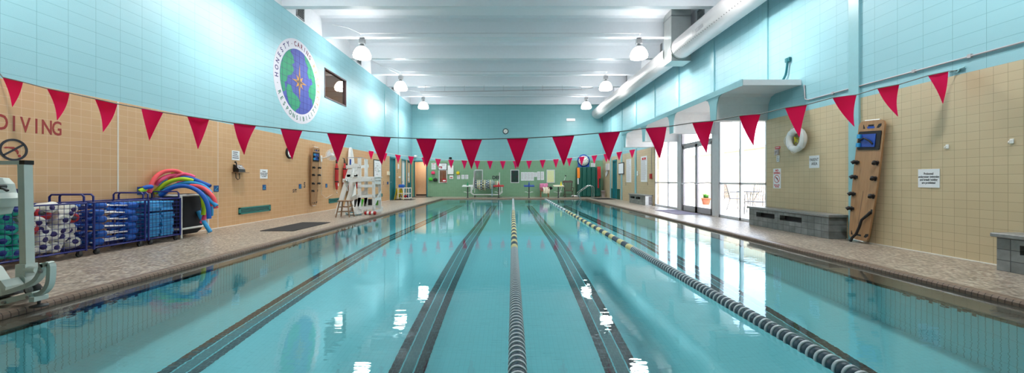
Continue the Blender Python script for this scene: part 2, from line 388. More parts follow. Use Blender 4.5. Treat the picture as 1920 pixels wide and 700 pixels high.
# far wall
DF = (-6.50, -5.68, 0, 2.40)
FW = [(FX(a), FX(b), .97, 1.77) for a, b in ((824, 837), (891.5, 904), (958.5, 972), (1026, 1039))]
mb = MB()
wall_grid(mb, [XL-.2, XR+.2], [-.3, TF, 7.2], [DF]+FW, lambda m, a, b, c, d, k: m.box((a, YF, c), (b, YF+.15, d), k), lambda u, z: 0 if z < TF else 1)
struct(mb, 'wall_far', ['green_far', 'teal_far'])
mb = MB(); mb.box((XL-.2, YB-.15, -.3), (XR+.2, YB, TL), 0); mb.box((XL-.2, YB-.15, TL), (XR+.2, YB, 7.2), 1)
struct(mb, 'wall_back', ['green_far', 'teal_far'])
# deck
mb = MB()
mb.box((XL-.15, YB-.15, -.3), (PL-.05, YF+.15, 0)); mb.box((PR+.05, YB-.15, -.3), (XR+.2, YF+.15, 0))
mb.box((PL-.05, YB-.15, -.3), (PR+.05, PN-.05, 0)); mb.box((PL-.05, PF+.05, -.3), (PR+.05, YF+.15, 0))
struct(mb, 'floor', 'deck')
# coping, a rounded nosing of small brown tiles
def nosing(mb, p0, p1, inward, mi):
    p0, p1, w = Vector(p0), Vector(p1), Vector(inward)
    prof = [(-.07, .004), (.0, .006), (.03, .0), (.045, -.02), (.045, -.05), (.03, -.075), (.03, -.3), (-.07, -.3)]
    v = [p+w*a+Vector((0,0,b)) for p in (p0, p1) for a, b in prof]; k = len(prof)
    mb.add(v, [(i, (i+1)%k, k+(i+1)%k, k+i) for i in range(k)]+[tuple(range(k)), tuple(range(2*k-1, k-1, -1))], mi)
mb = MB()
nosing(mb, (PL-.04, PN, 0), (PL-.04, PF, 0), (1,0,0), 0); nosing(mb, (PR+.04, PN, 0), (PR+.04, PF, 0), (-1,0,0), 0)
nosing(mb, (PL, PF+.04, 0), (PR, PF+.04, 0), (0,-1,0), 1); nosing(mb, (PL, PN-.04, 0), (PR, PN-.04, 0), (0,1,0), 1)
struct(mb, 'trim_1', ['coping', 'coping_x']).cycles.is_caustics_receiver = True
mb = MB()
mb.box((XL, YB, 0), (XL+.012, 20.6, .012)); mb.box((XR-.012, YB, 0), (XR, 9.05, .012)); struct(mb, 'baseboard_left', 'pvc')
mb = MB(); mb.box((XL, 6.345, .012), (XL+.004, 6.36, TL)); mb.box((XL, 8.52, .012), (XL+.003, 8.528, TL)); struct(mb, 'trim_20', 'pvc')
# pool basin
prof = [(PN+.25, -1.5), (8.5, -1.52), (LF, -4.3)]
def floor_z(y):
    for (a, za), (b, zb) in zip(prof, prof[1:]):
        if y <= b: return za+(zb-za)*(y-a)/(b-a)
    return prof[-1][1]
N0 = PN+.25
mb = MB()
ys = [N0, 4, 8.5, 13, 18, LF]
for a, b in zip(ys, ys[1:]):
    mb.add([(LL, a, floor_z(a)), (LR, a, floor_z(a)), (LR, b, floor_z(b)), (LL, b, floor_z(b))], [(0,1,2,3)], 0)
    for x, fl in ((LL, 0), (LR, 1)):
        q = [(x, a, floor_z(a)), (x, b, floor_z(b)), (x, b, -.085), (x, a, -.085)]
        mb.add(q, [(0,1,2,3) if fl == 0 else (3,2,1,0)], 1)
mb.add([(LL, LF, -4.4), (LR, LF, -4.4), (LR, LF, -.085), (LL, LF, -.085)], [(0,1,2,3)], 2)
mb.add([(LL, N0, -1.6), (LR, N0, -1.6), (LR, N0, -.085), (LL, N0, -.085)], [(3,2,1,0)], 2)
basin = struct(mb, 'pool_basin', ['pool_floor', 'pool_side', 'pool_end']); basin.cycles.is_caustics_receiver = True
basin['kind'] = 'structure'
mb = MB()
for a, b in (((PL-.03, PN, -.2), (LL, PF, -.09)), ((LR, PN, -.2), (PR+.03, PF, -.09))): mb.box(a, b)
mb.box((LL, LF, -.2), (LR, PF+.03, -.09)); mb.box((LL, PN-.02, -.2), (LR, N0, -.09))
mb.build('gutter_ledge', 'gutter', basin).cycles.is_caustics_receiver = True
mb = MB()
for x in (LL, LR): mb.box((x-.012, N0, -.1), (x+.012, LF, -.068))
mb.box((LL, LF-.012, -.1), (LR, LF+.012, -.068))
mb.build('gutter_lip', 'lip', basin).cycles.is_caustics_receiver = True
mb = MB(); k = 1.5
while k < 21:
    for x, s in ((LL+.001, 1), (LR-.001, -1)): mb.box((x, k, -.19), (x+s*.004, k+.06, -.10))
    k += .3
mb.build('marker_tile', 'lip', basin)
mb = MB()
for u in (3.38, 3.72, 6.6, 9.8, 13.0):
    for wl, xx in (('L', LL+.006), ('R', LR-.006)):
        fm = frame(wl, u, -.22); fm.translation.x = xx
        put_text(mb, '5 FT', .17, fm, 0, .006, 1.0)
mb.build('depth_mark', 'lip', basin)
for cx in (-2.9, -.97, 1.04, 3.0):
    da, mi_ = MB(), MB(); pts = [1.6, 4, 8.5, 13, 18, 21.2]
    for a, b in zip(pts, pts[1:]):
        for x0, x1, m_ in ((-.165, -.070, da), (-.054, .054, mi_), (.070, .165, da)):
            m_.add([(cx+x0, a, floor_z(a)+.004), (cx+x1, a, floor_z(a)+.004), (cx+x1, b, floor_z(b)+.004), (cx+x0, b, floor_z(b)+.004)], [(0,1,2,3)], 0)
    da.add([(cx-.5, 21.2, floor_z(21.2)+.006), (cx+.5, 21.2, floor_z(21.2)+.006), (cx+.5, 21.5, floor_z(21.5)+.006), (cx-.5, 21.5, floor_z(21.5)+.006)], [(0,1,2,3)], 0)
    for x0, x1 in ((-.18, .18), (-.5, -.3), (.3, .5)):
        da.box((cx+x0, LF-.006, -3.2), (cx+x1, LF, -.9 if x0 == -.18 else -3.0))
    o = da.build('lane_line', 'line_dark', basin); o.cycles.is_caustics_receiver = True; o = mi_.build('line_centre', 'line_mid', o); o.cycles.is_caustics_receiver = True
# water
mb = MB(); mb.add([(PL-.02, PN-.02, WZ), (PR+.02, PN-.02, WZ), (PR+.02, PF+.02, WZ), (PL-.02, PF+.02, WZ)], [(0,1,2,3)])
mb.sm = [True]; w = mb.build('pool_water', 'water'); w.cycles.is_caustics_caster = True; w['kind'] = 'stuff'; tag(w, 'still turquoise water filling the whole swimming pool', 'water')
# ceiling slab and stems
mb = MB(); mb.box((XL-.2, YB-.2, ZS), (XR+.25, YF+.2, ZS+.15)); struct(mb, 'ceiling', 'ceil')
BY = [11.0+2.33*k for k in range(-6, 7)]
mb = MB()
pf = [(-.34, ZS), (-.20, ZS-.04), (-.14, ZS-.14), (-.10, ZC), (.10, ZC), (.14, ZS-.14), (.20, ZS-.04), (.34, ZS)]
for y in BY:
    m1 = MB(); m1.prism([(y+a, z) for a, z in pf], lambda u, v, t: (t, u, v), XL, XR, 0)
    o = m1.build('ceiling_beam', 'beam'); o['kind'] = 'structure'
# far wall closing strip of white over the blue
# pilaster strips on the right wall
for i, y in enumerate([2.05, 4.4, 6.75, 18.6, 20.95, 23.25]):
    m1 = MB(); m1.box((XR-.035, y-.1, 0), (XR, y+.1, ZC)); o = m1.build('trim_%d' % (i+2), 'teal_plain'); o['kind'] = 'structure'
for i, y in enumerate([9.12, 11.5, 13.9, 16.2]):
    m1 = MB(); m1.box((XR-.035, y-.1, 3.3), (XR, y+.1, ZC)); o = m1.build('trim_%d' % (i+8), 'teal_plain'); o['kind'] = 'structure'
for i, y in enumerate([19.8, 22.2]):
    m1 = MB(); m1.box((XL, y-.07, TL), (XL+.03, y+.07, ZC)); o = m1.build('trim_%d' % (i+12), 'teal_plain'); o['kind'] = 'structure'
# lower double tee roof that juts out over the glazing
mb = MB()
Z0, Z1, SB = 3.12, 3.24, CH+1.455
Y0c, Y1c = 8.0, 16.75
XC = 4.95
mb.box((XC, Y0c, Z0), (XR+.55, Y1c, Z1), 0)
mb.box((XC-.012, Y0c, Z0-.01), (XC, Y1c, Z1+.01), 1)
for y in (9.18, 11.58, 14.0, 16.35):
    poly = [(y-.38, Z0), (y-.24, Z0-.05), (y-.16, Z0-.2), (y-.12, SB), (y+.12, SB), (y+.16, Z0-.2), (y+.24, Z0-.05), (y+.38, Z0)]
    mb.prism(poly, lambda u, v, t: (t, u, v), XC+.02, XR+.55, 0)
    mb.prism(poly, lambda u, v, t: (t, u, v), XC+.0, XC+.02, 1)
o = struct(mb, 'canopy_roof', ['white_wall', 'teal_plain'])
o['kind'] = 'structure'

# ------------------------------------------------------------------ glazing on the right
def window_frame(name, y0, y1, mull, z1=Z0, rail=1.0, xo=XR+.06):
    mb = MB(); t = .05
    mb.box((xo-.04, y0, 0), (xo+.04, y0+t, z1)); mb.box((xo-.04, y1-t, 0), (xo+.04, y1, z1))
    mb.box((xo-.04, y0, 0), (xo+.04, y1, .07)); mb.box((xo-.04, y0, z1-.06), (xo+.04, y1, z1))
    if rail: mb.box((xo-.04, y0, rail-.025), (xo+.04, y1, rail+.025))
    for m_ in mull: mb.box((xo-.04, m_-.035, 0), (xo+.04, m_+.035, z1))
    o = mb.build(name, 'alu'); o['kind'] = 'structure'
    g = MB(); g.box((xo-.004, y0+t, .07), (xo+.004, y1-t, z1-.06)); g.build('pane', 'glass', o)
    return o
window_frame('window_1', 9.12, 11.20, [10.18])
window_frame('window_2', 13.98, 16.2, [14.85])
mb = MB(); mb.box((XR-.0, 11.2, 0), (XR+.16, 11.55, Z0)); mb.box((XR, 13.68, 0), (XR+.16, 13.98, Z0)); o = struct(mb, 'column', 'alu'); o['kind'] = 'structure'
mb = MB(); mb.box((XR+.02, 11.55, 2.33), (XR+.1, 13.68, 2.40)); mb.box((XR+.02, 11.55, Z0-.06), (XR+.1, 13.68, Z0))
for y in (11.55, 13.62): mb.box((XR+.02, y, 0), (XR+.1, y+.06, Z0))
o = mb.build('window_3', 'alu_dark'); o['kind'] = 'structure'
g = MB(); g.box((XR+.056, 11.61, 2.40), (XR+.064, 13.62, Z0-.06)); g.build('pane', 'glass', o)
for n_, (a, b, hs) in enumerate(((11.62, 12.60, 1), (12.62, 13.61, 1))):
    mb = MB(); x = XR+.06
    for p, q in (((x-.03, a, .01), (x+.03, a+.07, 2.32)), ((x-.03, b-.07, .01), (x+.03, b, 2.32)), ((x-.03, a, .01), (x+.03, b, .2)), ((x-.03, a, 2.22), (x+.03, b, 2.32))): mb.box(p, q)
    o = mb.build('door_%d' % (n_+1), 'alu_dark'); o['kind'] = 'structure'
    g = MB(); g.box((x-.004, a+.07, .2), (x+.004, b-.07, 2.22)); g.build('pane', 'glass', o)
    h = MB(); h.tube([(x-.03, a+.04, 1.0), (x-.12, a+.08, 1.02), (x-.12, b-.08, .98), (x-.03, b-.04, .96)], .016); h.build('push_bar', 'alu', o)
# right wall solid door, open doorways on the left and far side
def flat_door(name, wall, a, b, h, mat, handle=True, glass=False):
    if wall == 'F':
        mb = MB(); 
        for p, q in (((a, YF-.03, 0), (a+.05, YF+.1, h)), ((b-.05, YF-.03, 0), (b, YF+.1, h)), ((a, YF-.03, h-.05), (b, YF+.1, h+.03))): mb.box(p, q)
        o = mb.build(name, mat); o['kind'] = 'structure'; return o
    x = XL if wall == 'L' else XR; s = 1 if wall == 'L' else -1
    mb = MB()
    for p, q in (((a-.03, 0), (a+.05, h+.03)), ((b-.05, 0), (b+.03, h+.03)), ((a, h-.05), (b, h+.03))): mb.box((x+s*.02, p[0], p[1]), (x-s*.1, q[0], q[1]))
    o = mb.build(name, 'teal_door'); o['kind'] = 'structure'
    l = MB(); l.box((x-s*.04, a+.05, .01), (x-s*.08, b-.05, h-.05)); lf = l.build('door_leaf', mat, o)
    if handle:
        k = MB(); k.sphere((x+s*.01, a+.12, 1.0), .028); k.tube([(x-s*.04, a+.12, 1.0), (x+s*.01, a+.12, 1.0)], .01); k.build('door_handle', 'steel', lf)
    return o
flat_door('door_3', 'L', 20.63, 21.55, 2.38, 'teal_dark')
flat_door('door_4', 'L', 22.83, 23.68, 2.38, 'white')
o = flat_door('door_5', 'L', 24.1, 24.95, 2.38, 'teal_dark')
mb = MB(); mb.box((XL-.04, 24.2, .95), (XL-.03, 24.85, 2.25)); mb.build('door_panel', 'beige_room', o)
mb = MB(); mb.box((XL-.03, 24.38, 1.35), (XL-.026, 24.6, 1.6)); mb.box((XL-.03, 24.38, 1.05), (XL-.026, 24.6, 1.28)); mb.build('posted_paper', 'paper', o)
flat_door('door_6', 'R', 21.95, 22.8, 2.30, 'teal_dark')
flat_door('door_7', 'F', DF[0]-.05, DF[1]+.05, DF[3], 'teal_door')
# corridor behind the far doorway
mb = MB(); mb.box((-6.9, YF+1.6, 0), (-5.0, YF+1.7, 2.7)); mb.box((-5.68, YF+.15, 0), (-5.58, YF+1.6, 2.7)); mb.box((-6.9, YF+.15, 0), (-6.8, YF+1.6, 2.7)); mb.box((-6.9, YF+.15, 2.7), (-5.0, YF+1.7, 2.8))
o = struct(mb, 'wall_corridor', 'beige_room')
mb = MB(); mb.box((-6.9, YF+.15, -.1), (-5.58, YF+1.6, -.001)); struct(mb, 'floor_corridor', 'deck')
mb = MB(); mb.box((-6.9, YF+1.58, 0), (-5.58, YF+1.6, .1)); struct(mb, 'baseboard_corridor', 'black')
mb = MB(); mb.box((-5.76, YF+.16, .01), (-5.70, YF+.95, 2.36)); o = mb.build('door_8', 'dark_wood'); o['kind'] = 'structure'
lamp = bpy.data.lights.new('corridor_lamp', 'AREA'); lamp.energy = 16; lamp.size = .5; lamp.color = (1, .95, .88)
lo = bpy.data.objects.new('corridor_lamp', lamp); COL.objects.link(lo); lo.location = (-6.1, YF+.9, 2.65)
# far wall windows with rooms behind
for i, (a, b, c, d) in enumerate(FW):
    mb = MB(); t = .045
    for p, q in (((a-t, c-t), (a, d+t)), ((b, c-t), (b+t, d+t)), ((a, c-t), (b, c)), ((a, d), (b, d+t))): mb.box((p[0], YF-.03, p[1]), (q[0], YF+.04, q[1]))
    o = mb.build('window_%d' % (i+4), 'alu'); o['kind'] = 'structure'
    g = MB(); g.box((a, YF+.02, c), (b, YF+.026, d)); g.build('pane', 'glass', o)
    r = MB(); r.box((a-.5, YF+1.3, c-.5), (b+.5, YF+1.35, d+.5)); r.box((a-.5, YF+.15, c-.55), (b+.5, YF+1.35, c-.5))
    o = r.build('wall_window_room_%d' % (i+1), ['brown_room', 'grey_room', 'black', 'beige_room'][i]); o['kind'] = 'structure'
# left wall office window
a, b, c, d = WIN; mb = MB(); t = .05
for p, q in (((a, c), (a+t, d)), ((b-t, c), (b, d)), ((a, c), (b, c+t)), ((a, d-t), (b, d))): mb.box((XL-.12, p[0], p[1]), (XL+.015, q[0], q[1]))
o = mb.build('window_8', ['mural_dark']); o['kind'] = 'structure'
g = MB(); g.box((XL-.06, a+t, c+t), (XL-.05, b-t, d-t)); g.build('pane', 'dim_glass', o)
r = MB(); r.box((XL-2.6, a-1, c-1), (XL-2.5, b+1.5, d+.6)); r.box((XL-2.5, a-1, d+.5), (XL-.15, b+1.5, d+.6)); r.box((XL-2.5, a-1, c-1), (XL-.15, b+1.5, c-.9)); r.box((XL-2.5, b+1.4, c-1), (XL-.15, b+1.5, d+.6)); r.box((XL-2.5, a-1.1, c-1), (XL-.15, a-1, d+.6))
struct(r, 'wall_office', 'beige_room')
lamp = bpy.data.lights.new('office_lamp', 'AREA'); lamp.energy = 28; lamp.size = .6; lamp.color = (1, .9, .75)
lo = bpy.data.objects.new('office_lamp', lamp); COL.objects.link(lo); lo.location = (XL-1.3, (a+b)/2, d+.45)
# high louvres on the white strip of the left and right walls
for wl, x, s in (('L', XL, 1), ('R', XR, -1)):
    for y in ((11.62, 16.2, 20.9) if wl == 'L' else (12.0, 15.35, 20.0)):
        mb = MB(); mb.box((x, y, 6.2), (x+s*.02, y+.05, 6.72)); mb.box((x, y+.4, 6.2), (x+s*.02, y+.45, 6.72)); mb.box((x, y, 6.2), (x+s*.02, y+.45, 6.24)); mb.box((x, y, 6.68), (x+s*.02, y+.45, 6.72))
        o = mb.built_at('wall_louvre', 'lamp_cap', (x, y, 6.2))
        tag(o, {('L', 11.62): 'grey louvre high on the white strip above the globe mural', ('L', 16.2): 'grey louvre high on the left wall just past the office window', ('L', 20.9): 'small grey louvre high on the left wall near the far corner',
                ('R', 12.0): 'grey louvre high on the right wall behind the metal duct box', ('R', 15.35): 'pale louvre high on the right wall just past the metal duct box', ('R', 20.0): 'dark louvre high on the right wall above the far end of the duct'}[(wl, y)], 'louvre')
        sl = MB()
        for k in range(9): sl.obox((x+s*.012, y+.225, 6.27+.05*k), (0,1,0), (s*1,0,.8), (-.8*s,0,1), .175, .014, .002)
        sl.box((x+s*.001, y+.04, 6.24), (x+s*.003, y+.41, 6.68), 1); sl.build('slat', ['vent_dark' if wl == 'L' else 'lamp_cap', 'lamp_cap'], o)
# ================================================================== OUTSIDE
mb = MB(); mb.box((XR+.2, -2, -.3), (16, 30, -.02)); struct(mb, 'ground_patio', 'patio')
mb = MB(); mb.box((11.6, 3, -.02), (11.8, 30, 2.6)); mb.box((11.5, 3, 2.6), (11.9, 30, 2.7)); struct(mb, 'wall_patio', 'patio_wall')
def patio_chair(loc, rz):
    t = thing('patio_chair', 'dark metal patio armchair seen outside through the tall window', 'chair', loc)
    w, d = .27, .25
    fr = MB()
    for s in (-1, 1):
        fr.tube([(s*w, -d, 0), (s*w, -d+.03, .35), (s*w, -d+.03, .64), (s*w, -d+.1, .67), (s*w, d-.02, .66), (s*w, d+.02, .62)], .013)
        fr.tube([(s*w, d+.1, 0), (s*w, d-.02, .42), (s*w, d+.12, .98)], .013)
        fr.tube([(s*w, -d+.02, .42), (s*w, d-.02, .42)], .013)
    fr.tube([(-w, d+.12, .98), (0, d+.15, 1.02), (w, d+.12, .98)], .013); fr.tube([(-w, -d+.02, .42), (w, -d+.02, .42)], .013)
    fr.v = [v+Vector(loc) for v in fr.v]; fr.build('chair_frame', 'patio_metal', t)
    st = MB()
    for k in range(9): st.tube([(-w+.06*k+.02, -d+.02, .425), (-w+.06*k+.02, d-.02, .425)], .008, 5)
    st.v = [v+Vector(loc) for v in st.v]; st.build('seat', 'patio_metal', t)
    bk = MB()
    for k in range(8): bk.tube([(-w+.068*k+.03, d, .45), (-w+.068*k+.03, d+.12, .98)], .008, 5)
    bk.v = [v+Vector(loc) for v in bk.v]; bk.build('backrest', 'patio_metal', t)
    t.rotation_euler = (0, 0, rz); return t
c1 = patio_chair((8.5, 14.3, -.02), R(80)); c2 = copy_tree(c1); c2.location = (7.95, 12.1, -.02); c2.rotation_euler = (0, 0, R(-60))
c2['label'] = 'dark metal patio armchair outside, partly behind the tall window mullion'
t = thing('patio_table', 'round metal patio table between the chairs outside the tall window', 'table', (8.35, 13.15, -.02))
mb = MB(); mb.lathe([(.0001, .70), (.38, .70), (.4, .715), (.38, .73), (.0001, .73)], 28, (8.35, 13.15, -.02)); mb.build('tabletop', 'patio_metal', t)
for k in range(4):
    a = R(45+90*k); mb = MB(); mb.tube([(8.35+.3*math.cos(a), 13.15+.3*math.sin(a), -.02), (8.35+.12*math.cos(a), 13.15+.12*math.sin(a), .35), (8.35+.28*math.cos(a), 13.15+.28*math.sin(a), .68)], .012); mb.build('leg', 'patio_metal', t)
t = thing('potted_plant', 'leafy green plant in a clay pot seen outside through the glass doors', 'plant', (9.0, 17.3, -.02))
mb = MB(); mb.lathe([(.14, 0), (.2, .26), (.22, .26), (.22, .3), (.18, .3), (.17, .24), (.0001, .24)], 20, (9.0, 17.3, -.02)); mb.build('pot', 'terracotta', t)
mb = MB(); rnd = random.Random(3)
for k in range(60):
    a = rnd.uniform(0, 2*PI); e = rnd.uniform(.2, 1.3); L = rnd.uniform(.15, .36); r0 = Vector((9.0, 17.3, .22))
    tip = r0+Vector((math.cos(a)*math.cos(e), math.sin(a)*math.cos(e), math.sin(e)))*L; mid = (r0+tip)/2+Vector((0,0,.05)); sd = Vector((-math.sin(a), math.cos(a), 0))*.03
    mb.add([r0, mid+sd, tip, mid-sd], [(0,1,2,3)])
mb.build('foliage', 'leaf', t)

# ================================================================== DUCT, LAMPS, PIPES
DX, DZ, DRR = 5.66, 5.49, .345
t = thing('air_duct', 'long pale round air duct running under the ceiling beams above the right wall', 'duct', (DX, 12, DZ))
for nm, y0, y1 in (('duct_run', 13.12, 24.75), ('duct_run', YB+.02, 12.48)):
    mb = MB(); n = 36; prof = []
    prof = [(DRR, y0), (DRR, y1)] if y1 < 20 else [(DRR, y0), (DRR, y1-.1), (DRR*.93, y1-.03), (DRR*.7, y1)]
    mb.lathe([(r, h) for r, h in prof], n, (DX, 0, DZ), 'Y')
    rn = mb.build(nm, 'duct', t)
    hb = MB(); ang = math.atan2(-.6, -.8); y = y0+.15
    while y < min(y1, 24.4)-.1:
        if y > 2:
            c_ = Vector((DX+DRR*math.cos(ang), y, DZ+DRR*math.sin(ang))); nrm = Vector((math.cos(ang), 0, math.sin(ang)))
            hb.lathe([(.013, 0), (.013, .003)], 6, c_, nrm.to_track_quat('Z', 'Y').to_matrix())
        y += .115
    hb.build('air_hole_row', 'black', rn)
for y in (13.14, 12.46): mb = MB(); mb.lathe([(DRR+.002, y-.03), (DRR+.014, y-.03), (DRR+.014, y+.03), (DRR+.002, y+.03)], 36, (DX, 0, DZ), 'Y'); mb.build('duct_collar', 'galv', t)
fm = Matrix.Translation(Vector((DX+(DRR+.003)*math.cos(R(195)), 10.7, DZ+(DRR+.003)*math.sin(R(195))))) 
nz = Vector((math.cos(R(195)), 0, math.sin(R(195)))); xa = Vector((0, -1, 0)); ya = nz.cross(xa)
fm = fm @ Matrix(((xa.x, ya.x, nz.x, 0), (xa.y, ya.y, nz.y, 0), (xa.z, ya.z, nz.z, 0), (0, 0, 0, 1)))
mb = MB()
mb.add([fm @ Vector(v) for v in ((-.35, -.08, 0), (-.18, -.08, 0), (-.26, .1, 0))], [(0,1,2)])
for k in range(6): sheet(mb, fm, .05, .1, .002, -.1+.075*k, 0)
mb.build('maker_mark', 'alu_dark', t)
mb = MB(); x0, x1 = 5.345, 6.0
mb.box((x0, 12.5, 5.08), (x1, 13.1, ZS)); bx = mb.build('plenum_box', 'galv', t)
mb = MB(); mb.box((x0-.012, 12.48, 6.58), (x1+.012, 13.12, 6.61)); mb.build('flange', 'lamp_cap', bx)
mb = MB(); mb.box((x0-.008, 12.49, 5.075), (x1+.008, 13.11, 5.10)); mb.build('flange', 'galv', bx)

def make_lamp():
    t = thing('bell_lamp', 'x', 'lamp', (0, 0, 0), 'bell lamps hanging from the beams')
    mb = MB(); mb.lathe([(.0001, -.015), (.17, -.01), (.27, .0), (.305, .02), (.31, .06)], 28); mb.lathe([(.31, .06), (.29, .16), (.245, .26), (.19, .34), (.13, .385)], 28, mi=1); mb.build('dome', ['lamp', 'lamp_upper'], t)
    mb = MB(); mb.lathe([(.13, .38), (.12, .42), (.07, .46), (.05, .5)], 20); mb.build('cap', 'lamp_cap', t)
    mb = MB(); mb.lathe([(.312, .015), (.318, .02), (.318, .035), (.312, .04)], 28); mb.build('rim', 'lamp_cap', t)
    mb = MB(); mb.rbox((-.1, -.07, .50), (.1, .07, .68), .01); mb.build('ballast_box', 'lamp_cap', t)
    mb = MB(); mb.tube([(0, 0, .67), (0, 0, .73)], .012); mb.box((-.09, -.03, .715), (.09, .03, .725)); mb.build('hook', 'alu_dark', t)
    l = bpy.data.lights.new('lamp_light', 'AREA'); l.shape = 'DISK'; l.size = .5; l.energy = LAMP_W; l.color = (1, .985, .96); l.cycles.is_caustics_light = True
    lo = bpy.data.objects.new('lamp_light', l); COL.objects.link(lo); lo.location = (0, 0, -.03); lo.parent = t
    return t
LAMP_W = 80
LAMPY = [BY[7], BY[9], BY[11]]; LAMPY = [y for y in BY if any(abs(y-q) < .2 for q in (13.33, 17.99, 22.65, 8.67, 4.01))]
proto = make_lamp(); first = True
names = {13: 'nearest', 17: 'middle', 18: 'middle', 22: 'farthest', 8: 'overhead', 4: 'rear overhead'}
for y in LAMPY:
    for sd, x in (('left', -5.29), ('right', 4.55)):
        o = proto if first else copy_tree(proto); first = False
        o.location = (x, y, 5.435); q = names[int(y+.2)]
        o['label'] = {'nearest': 'glowing bell lamp, nearest of the three seen hanging along the %s side', 'middle': 'glowing bell lamp, middle one of the three hanging along the %s side', 'farthest': 'glowing bell lamp, farthest and smallest hanging along the %s side',
                      'overhead': 'glowing bell lamp on the %s above the near water, second from the camera', 'rear overhead': 'glowing bell lamp on the %s, closest of all to the near deck end'}[q] % sd
# conduits along the beams that carry lamps
lab = {13: 'thin white conduit along the beam carrying the nearest pair of lamps', 17: 'thin white conduit along the beam carrying the middle pair of lamps', 18: 'thin white conduit along the beam carrying the middle pair of lamps', 22: 'thin white conduit along the beam carrying the farthest pair of lamps'}
for y in LAMPY[2:]:
    mb = MB(); z = ZC+.11; yy = y-.155
    mb.tube([(XL+.55, yy-.35, z+.16), (XL+1.0, yy-.1, z+.14), (-5.3, yy, z), (4.6, yy, z)], .014, 6)
    mb.tube([(-5.29, yy, z), (-5.29, yy+.15, ZC-.01)], .014, 6); mb.tube([(4.55, yy, z), (4.55, yy+.15, ZC-.01)], .014, 6)
    o = mb.built_at('conduit', 'alu', (0, yy, z)); tag(o, lab[int(y+.2)], 'conduit', 'white conduits on the beams')
# slim sprinkler pipe slung below the far beams
mb = MB(); y = 20.05; mb.tube([(-4.85, y, 5.84), (-2, y, 5.86), (1.5, y, 5.93), (3.9, y+.1, 5.98), (4.4, y, 6.06)], .022, 6)
o = mb.built_at('sprinkler_pipe', 'alu_dark', (0, y, 5.86)); tag(o, 'slim grey pipe slung across the hall below the far ceiling beams', 'pipe')
for k in range(9):
    x = -4.6+k*1.05; mb = MB(); mb.tube([(x, y, 5.85), (x, y+.1, ZC+.05)], .008, 4); mb.build('hanger', 'alu_dark', o)
# zigzag conduits from beam to beam on the left
mb = MB(); mb.tube([(-5.9, BY[8]+.15, ZC+.05), (-5.85, BY[8]+.2, ZC-.02), (-5.3, BY[9]-.3, ZC-.05), (-5.29, BY[9]-.12, ZC-.01)], .012, 6)
o = mb.built_at('conduit', 'alu', (-5.6, BY[8], ZC)); tag(o, 'short white conduit slanting down to the middle lamp on the left', 'conduit')

# ================================================================== PENNANTS
def pennant_string(name, label, Yf, flags, wid, hgt, ends, tilt=None):
    t = thing(name, label, 'pennant string', ends[0])
    pts = [Vector(ends[0])]+[p for f in flags for p in (f[0], f[1])]+[Vector(ends[1])]
    pts.sort(key=lambda p: p.x)
    mb = MB(); mb.tube(pts, .007, 5); mb.build('cord', 'white_cord' if wid < .35 and Yf > 10 else 'cord', t)
    rnd = random.Random(5)
    for a, b, tip in flags:
        m = MB(); n = 8; bow = rnd.uniform(-.02, .02); bow2 = rnd.uniform(-.03, .03); vv = []; ff = []; th = .0015
        for sgn in (-1, 1):
            for i in range(n+1):
                s = i/n
                for j in range(n+1):
                    u = j/n; p = a.lerp(b, u).lerp(tip, s)
                    p = p+Vector((0, bow*math.sin(PI*u)*(1-s)+bow2*math.sin(PI*s)+sgn*th, 0)); vv.append(p)
        K = (n+1)**2
        for sgn in (0, 1):
            for i in range(n):
                for j in range(n):
                    q = [sgn*K+i*(n+1)+j, sgn*K+i*(n+1)+j+1, sgn*K+(i+1)*(n+1)+j+1, sgn*K+(i+1)*(n+1)+j]
                    ff.append(tuple(q if sgn else q[::-1]))
        m.add(vv, ff, 0, True); m.build('pennant', 'red', t)
    return t
near = [(5,145,43,154,23,201),(88,166,130,174.5,107,226),(178,185.5,220,195,193,248),(265,203.5,306,211,280,264),(351,218,392,224,371,280),(438,231,480,236,458,291),(526,241,567,245,548,300),(613,249.5,651,252,633,305),(694,256,733,258,716,310),(780,260,819,261,800,314),(864,261.5,904,261.5,884,318),(950,260,991,259,971,316),(1035,256.5,1077,254,1057,312),(1122,250,1163,247,1142,303),(1210,241,1250,238,1237,299),(1298,230.5,1338,227,1325,288),(1386,217.5,1426,214,1413,274),(1472,202.5,1513,196.5,1499,258),(1561,183.5,1606,178,1602,238),(1645,166,1686,158.5,1684,219),(1740,142,1778,134,1768,195)]
yy = lambda x: 4.87+.00019*x
fl = [(P(a, b, yy(a)), P(c, d, yy(c)), P(e, f, yy(e)+.01)) for a, b, c, d, e, f in near]
pennant_string('pennant_string', 'near string of large crimson pennants spanning the whole pool in the foreground', 5, fl, .3, .42, (Vector((XL, 4.86, ZZ(131, 4.86))), P(1797, 132, 5.19)))
cs = [695.5,720.5,746,770.7,796,821.3,845.8,870.7,894.8,918.5,942.7,967,992,1017.5,1042.4,1067.8,1091,1114.5,1137.2,1161.2,1185.4]
def fy(x):
    t_ = [(680,281),(695,283.5),(746,290.4),(770,293.6),(821,298),(845,300),(894,301.8),(942,302),(992,301.5),(1017,300.3),(1042,299),(1068,296.3),(1091,294.2),(1114,291.6),(1137,288.8),(1161,285),(1185,281),(1200,278.5)]
    for (a, b), (c, d) in zip(t_, t_[1:]):
        if x <= c: return b+(d-b)*(x-a)/(c-a)
    return t_[-1][1]
yf = lambda x: 17.55+.0018*(x-690)
fl = [(P(x-5.6, fy(x-5.6), yf(x)), P(x+5.6, fy(x+5.6), yf(x)), P(x+(.2 if x < 960 else -.2), fy(x)+16.6, yf(x))) for x in cs]
pennant_string('pennant_string', 'far string of small crimson pennants crossing in front of the green end wall', 18, fl, .3, .42, (P(693-3, 281.5, 17.5), Vector((XR, 18.5, ZZ(277.5, 18.5)))))
mb = MB(); p = P(1797, 132, 5.19); w_ = Vector((XR, 5.19, p.z))
